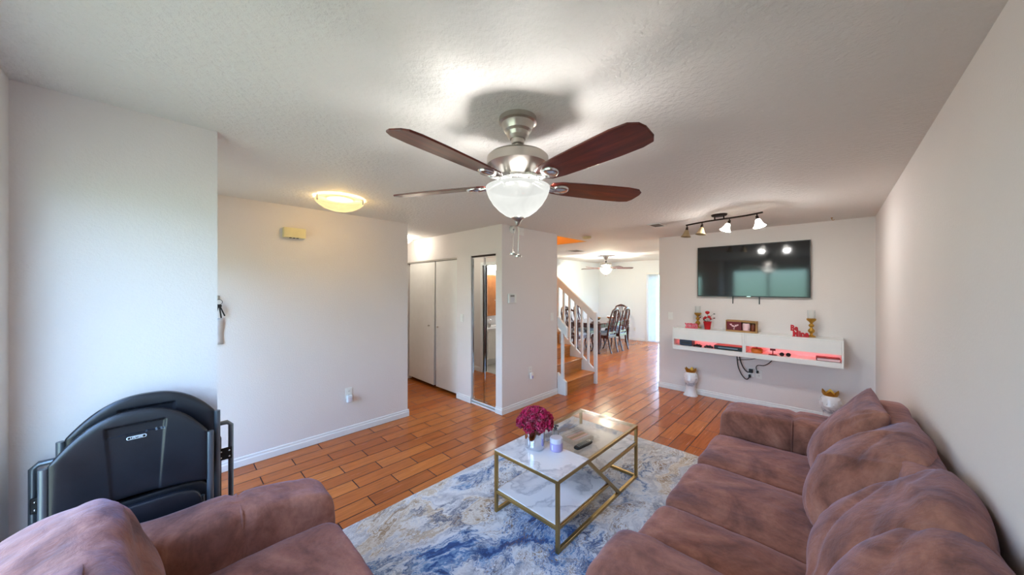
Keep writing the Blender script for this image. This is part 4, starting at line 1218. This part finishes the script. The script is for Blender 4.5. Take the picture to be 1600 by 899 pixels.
for cx, cz, s in ((-.115, .095, .03), (-.095, .078, .032), (-.075, .066, .028), (-.055, .083, .034), (-.035, .092, .026), (-.078, .038, .02)):
    pts, T = heart(cx, cz, s, -.038); m.prism(pts, 0, .002, T)
m.build('heart_print', 'pale_pink', hp)
mg = MB().lathe([(0, .022), (.040, .022), (.043, .030), (.043, .118), (.041, .121), (0, .115)], 28, Matrix.Translation((.056, -.002, 0)), cap=False).build('mug', 'pale_pink', gb, 45)
MB().tube([(.056+.041*math.cos(.9), -.002-.041*math.sin(.9), .10), (.098, -.045, .095), (.100, -.048, .06), (.056+.041*math.cos(.9), -.002-.041*math.sin(.9), .045)], .005).build('handle', 'pale_pink', mg, 60)
MB().lathe([(0, .022), (.026, .022), (.028, .03), (.028, .10), (.02, .115), (0, .116)], 24, Matrix.Translation((.134, 0, 0)), cap=False).build('jar', 'brown_jar', gb, 45)

# marble lion vases
def lion(label, loc):
    t = thing('lion_vase', label, 'vase', loc, 0, 'white lion vases with gold crowns')
    m = MB(); prof = [(.092, 0), (.092, .012), (.080, .03), (.066, .09), (.064, .14), (.074, .19), (.088, .235), (.094, .275), (.088, .315), (.072, .345), (.060, .352), (.052, .345), (0, .33)]
    n = 28; vs = []; fs = []
    for i, (r, z) in enumerate(prof):
        for k in range(n):
            a = 2*PI*k/n
            sq = 1.0 if z > .1 else 1+.12*abs(math.sin(2*a))*(1-z/.1)
            mane = .015*math.sin(a*9+z*60)*math.exp(-((z-.24)/.08)**2)
            face = math.exp(-((((a-1.5*PI+PI) % (2*PI))-PI)/.45)**2)
            snout = .042*face*math.exp(-((z-.215)/.028)**2)+.014*face*math.exp(-((z-.29)/.02)**2)-.020*face*math.exp(-((z-.262)/.012)**2)
            rr = r*sq+mane*(1-face)+snout
            vs.append((rr*math.cos(a), rr*math.sin(a)*.86, z))
    for i in range(len(prof)-1):
        for k in range(n):
            k2 = (k+1) % n; fs.append((i*n+k, i*n+k2, (i+1)*n+k2, (i+1)*n+k))
    fs.append(tuple(range(n-1, -1, -1))); fs.append(tuple(range((len(prof)-1)*n, len(prof)*n)))
    m.add(vs, fs); b = m.build('bust', 'lion_marble', t, 30)
    for s in (-1, 1):
        MB().ball((s*.030, -.080, .262), .008, 10, 8).build('eye', 'lion_marble', b, 180)
        MB().ball((s*.070, -.02, .325), .020, 10, 8, (.8, .5, 1)).build('ear', 'lion_marble', b, 180)
    c = MB(); n2 = 36; vs = []; fs = []
    for k in range(n2):
        a = 2*PI*k/n2; pk = (1-abs(((k % 6)-3)/3))
        for r, z in ((.060, .345), (.074+.008*pk, .375+.042*pk), (.070+.008*pk, .375+.042*pk), (.055, .345)):
            vs.append((r*math.cos(a), r*math.sin(a)*.86, z))
    for k in range(n2):
        k2 = (k+1) % n2
        for q_ in range(4):
            q2 = (q_+1) % 4; fs.append((k*4+q_, k2*4+q_, k2*4+q2, k*4+q2))
    c.add(vs, fs).build('crown', 'gold_paint', t, 40)
    return t
lion('left white lion vase with gold crown, on floor below the left end of the shelf', (-1.535, 5.475, 0))
lion('right white lion vase with gold crown, peeking out behind the sofa arm', (-.012, 5.42, 0))

# cables and outlets below the shelf
o = on_wall('wall_outlet', 'white double outlet with black plugs below the floating shelves', 'outlet', (-.80, 5.6, .45), SOUTH); outlet(o)
o = on_wall('wall_outlet', 'right-hand white outlet below the floating shelves', 'outlet', (-.715, 5.6, .44), SOUTH); outlet(o)
def cable(label, pts, r=.005, plug=None):
    t = thing('power_cable', label, 'cable', pts[-1], 0, 'cables below the shelves')
    o_ = Vector(pts[-1]); P_ = [Vector(p)-o_ for p in pts]
    S = []
    for i in range(len(P_)-1):
        p0, p1, p2, p3 = P_[max(0, i-1)], P_[i], P_[i+1], P_[min(len(P_)-1, i+2)]
        for k in range(8):
            u = k/8
            S.append(.5*((2*p1)+(-p0+p2)*u+(2*p0-5*p1+4*p2-p3)*u*u+(-p0+3*p1-3*p2+p3)*u**3))
    S.append(P_[-1])
    MB().tube(S, r, 8).build('cord', 'cable_black', t, 60)
    if plug: MB().box(-plug[0]/2, plug[0]/2, -.016, .022, -plug[1]/2, plug[1]/2).build('plug', 'cable_black', t, bevel=.004)
cable('leftmost black cable hanging lowest below the shelves', [(-.965, 5.575, .699), (-.962, 5.575, .62), (-.945, 5.57, .50), (-.895, 5.565, .39), (-.845, 5.565, .355), (-.815, 5.568, .405)], .006, (.026, .04))
cable('thick black cable second from left below the shelves, with bulky plug', [(-.935, 5.565, .699), (-.92, 5.56, .60), (-.885, 5.56, .51), (-.84, 5.56, .458), (-.802, 5.568, .478)], .007, (.045, .05))
cable('thin black cable crossing from upper right to left below the shelves', [(-.66, 5.57, .699), (-.74, 5.575, .66), (-.83, 5.575, .63), (-.955, 5.588, .605)], .004)
cable('rightmost black cable below the shelves, ending in the right outlet', [(-.545, 5.57, .699), (-.60, 5.568, .62), (-.66, 5.565, .575), (-.72, 5.56, .57), (-.742, 5.562, .535), (-.728, 5.570, .475)], .005, (.025, .032))

# ------------------------------------------------------------------ dining room
DT = (-4.52, 8.10, 0)
dt = thing('dining_table', 'dark wooden dining table beyond the staircase', 'dining table', DT)
top = []
for k in range(48):
    a = 2*PI*k/48; c_, s_ = math.cos(a), math.sin(a)
    top.append((.50*math.copysign(abs(c_)**.45, c_), .88*math.copysign(abs(s_)**.45, s_)))
MB().prism(top, .715, .745).build('tabletop', 'dark_cherry', dt, bevel=.008)
MB().box(-.42, .42, -.78, -.76, .62, .714).box(-.42, .42, .76, .78, .62, .714).box(-.42, -.40, -.76, .76, .62, .714).box(.40, .42, -.76, .76, .62, .714).build('apron', 'dark_cherry', dt)
for sx_ in (-1, 1):
    for sy_ in (-1, 1):
        MB().lathe([(.0, 0), (.030, 0), (.036, .02), (.022, .06), (.030, .30), (.046, .50), (.05, .56), (.036, .60), (.045, .62), (.045, .714)], 18, Matrix.Translation((sx_*.43, sy_*.79, 0)), cap=False).build('leg', 'dark_cherry', dt, 50)
def dining_chair():
    t = thing('dining_chair', None, 'chair', (0, 0, 0), 0, 'carved dining chairs round the dining table')
    cs = [(-.20, .02), (-.215, -.035), (-.20, -.16), (-.212, -.225)]
    for s in (-1, 1):
        # rear leg and S-shaped back stile
        MB().tube([(s*.165, -.30, 0), (s*.170, -.255, .16), (s*.180, -.215, .38), (s*.182, -.21, .48), (s*.188, -.235, .62), (s*.205, -.275, .78), (s*.208, -.305, .92), (s*.17, -.325, 1.02)],
                  [.018, .019, .023, .024, .021, .021, .021, .019], 10).build('rear_leg', 'dark_cherry', t, 60)
        MB().tube([(s*.215, .235, 0), (s*.205, .215, .03), (s*.195, .185, .14), (s*.208, .205, .27), (s*.215, .205, .36), (s*.205, .195, .42)],
                  [.022, .016, .017, .027, .034, .030], 10).build('front_leg', 'dark_cherry', t, 60)
    MB().box(-.215, .215, .185, .22, .36, .44).box(-.20, .20, -.235, -.205, .37, .44).bar((-.19, -.22, .40), (-.212, .2, .40), .022, .075).bar((.19, -.22, .40), (.212, .2, .40), .022, .075).build('seat_frame', 'dark_cherry', t, bevel=.004)
    m = soft(.44, .42, .075, 4, 16, .02, .002, 9); moved(m, Matrix.Translation((0, .0, .462))).build('seat', 'seat_fabric', t, 180)
    MB().tube([(-.175, -.322, 1.01), (-.15, -.33, 1.055), (-.08, -.338, 1.085), (0, -.34, 1.10), (.08, -.338, 1.085), (.15, -.33, 1.055), (.175, -.322, 1.01)], [.019, .022, .026, .032, .026, .022, .019], 10).build('crest_rail', 'dark_cherry', t, 60)
    for s in (-1, 1):
        MB().tube([(s*.055, -.215, .46), (s*.045, -.225, .56), (s*.085, -.25, .68), (s*.095, -.275, .79), (s*.05, -.30, .90), (s*.045, -.32, .99), (s*.06, -.335, 1.075)], .013, 8).build('splat', 'dark_cherry', t, 60)
    MB().tube([(0, -.215, .46), (0, -.235, .60), (0, -.268, .76), (0, -.315, .97), (0, -.338, 1.08)], [.018, .012, .024, .012, .02], 8).build('centre_splat', 'dark_cherry', t, 60)
    MB().bar((-.19, -.222, .50), (.19, -.222, .50), .02, .05).build('back_rail', 'dark_cherry', t, bevel=.003)
    return t
proto = dining_chair()
spots = [(-4.18, 7.70, R(90), 'nearest carved dining chair on the right side of the dining table'),
         (-4.16, 8.26, R(90), 'second carved dining chair on the right side of the dining table'),
         (-4.98, 7.62, R(-90), 'near dining chair on the left of the table, seen through the stair balusters'),
         (-4.96, 8.20, R(-90), 'farther dining chair on the left of the table, seen through the stair balusters'),
         (-4.55, 9.10, R(180), 'dining chair at the far head of the table, its arched top rail showing'),
         (-4.62, 7.12, 0, 'dining chair at the near end of the table, partly behind the stair newel')]
for i, (x, y, rz, lb) in enumerate(spots):
    c = proto if i == 0 else copy_tree(proto)
    c.location = (x, y, 0); c.rotation_euler = (0, 0, rz); c['label'] = lb
fb = thing('fruit_bowl', 'dark bowl of fruit on the dining table', 'bowl', (-4.50, 7.85, .745))
MB().lathe([(0, 0), (.05, 0), (.055, .012), (.10, .03), (.14, .075), (.145, .085), (.138, .085), (.095, .038), (0, .022)], 32, cap=False).build('bowl', 'dark_cherry', fb, 50)
MB().lathe([(.138, .083), (.147, .084), (.146, .092), (.138, .090)], 32, cap=False).build('rim', 'gold_paint', fb, 50)
for i, (x, y, z, m, nm, lb) in enumerate(((-.05, -.03, .075, 'orange_fruit', 'orange', 'orange in the fruit bowl on the dining table'), (.06, -.02, .078, 'apple_red', 'apple', 'red apple in the fruit bowl on the dining table'),
                                   (.0, .06, .078, 'pear_green', 'pear', 'green pear at the back of the fruit bowl'))):
    t = thing(nm, lb, 'fruit', (-4.50+x, 7.85+y, .745+z-.036))
    MB().lathe([(0, .004), (.018, 0), (.036, .018), (.040, .04), (.034, .062), (.018, .074), (.006, .070)], 20, cap=False).build('flesh', m, t, 60)
    MB().tube([(0, 0, .068), (.004, 0, .088)], .002, 6).build('stalk', 'bronze', t, 60)
cv = thing('serving_bowl', 'white serving bowl with orange fruit print at the far side of the table', 'bowl', (-4.30, 8.35, .745))
MB().lathe([(0, 0), (.05, 0), (.052, .01), (.11, .06), (.13, .10), (.124, .10), (.10, .062), (0, .016)], 32, cap=False).build('bowl', 'white_ceramic', cv, 50)
MB().lathe([(.112, .062), (.1185, .072), (.1275, .092), (.1225, .082)], 32, cap=False).build('painted_band', 'orange_fruit', cv, 50)
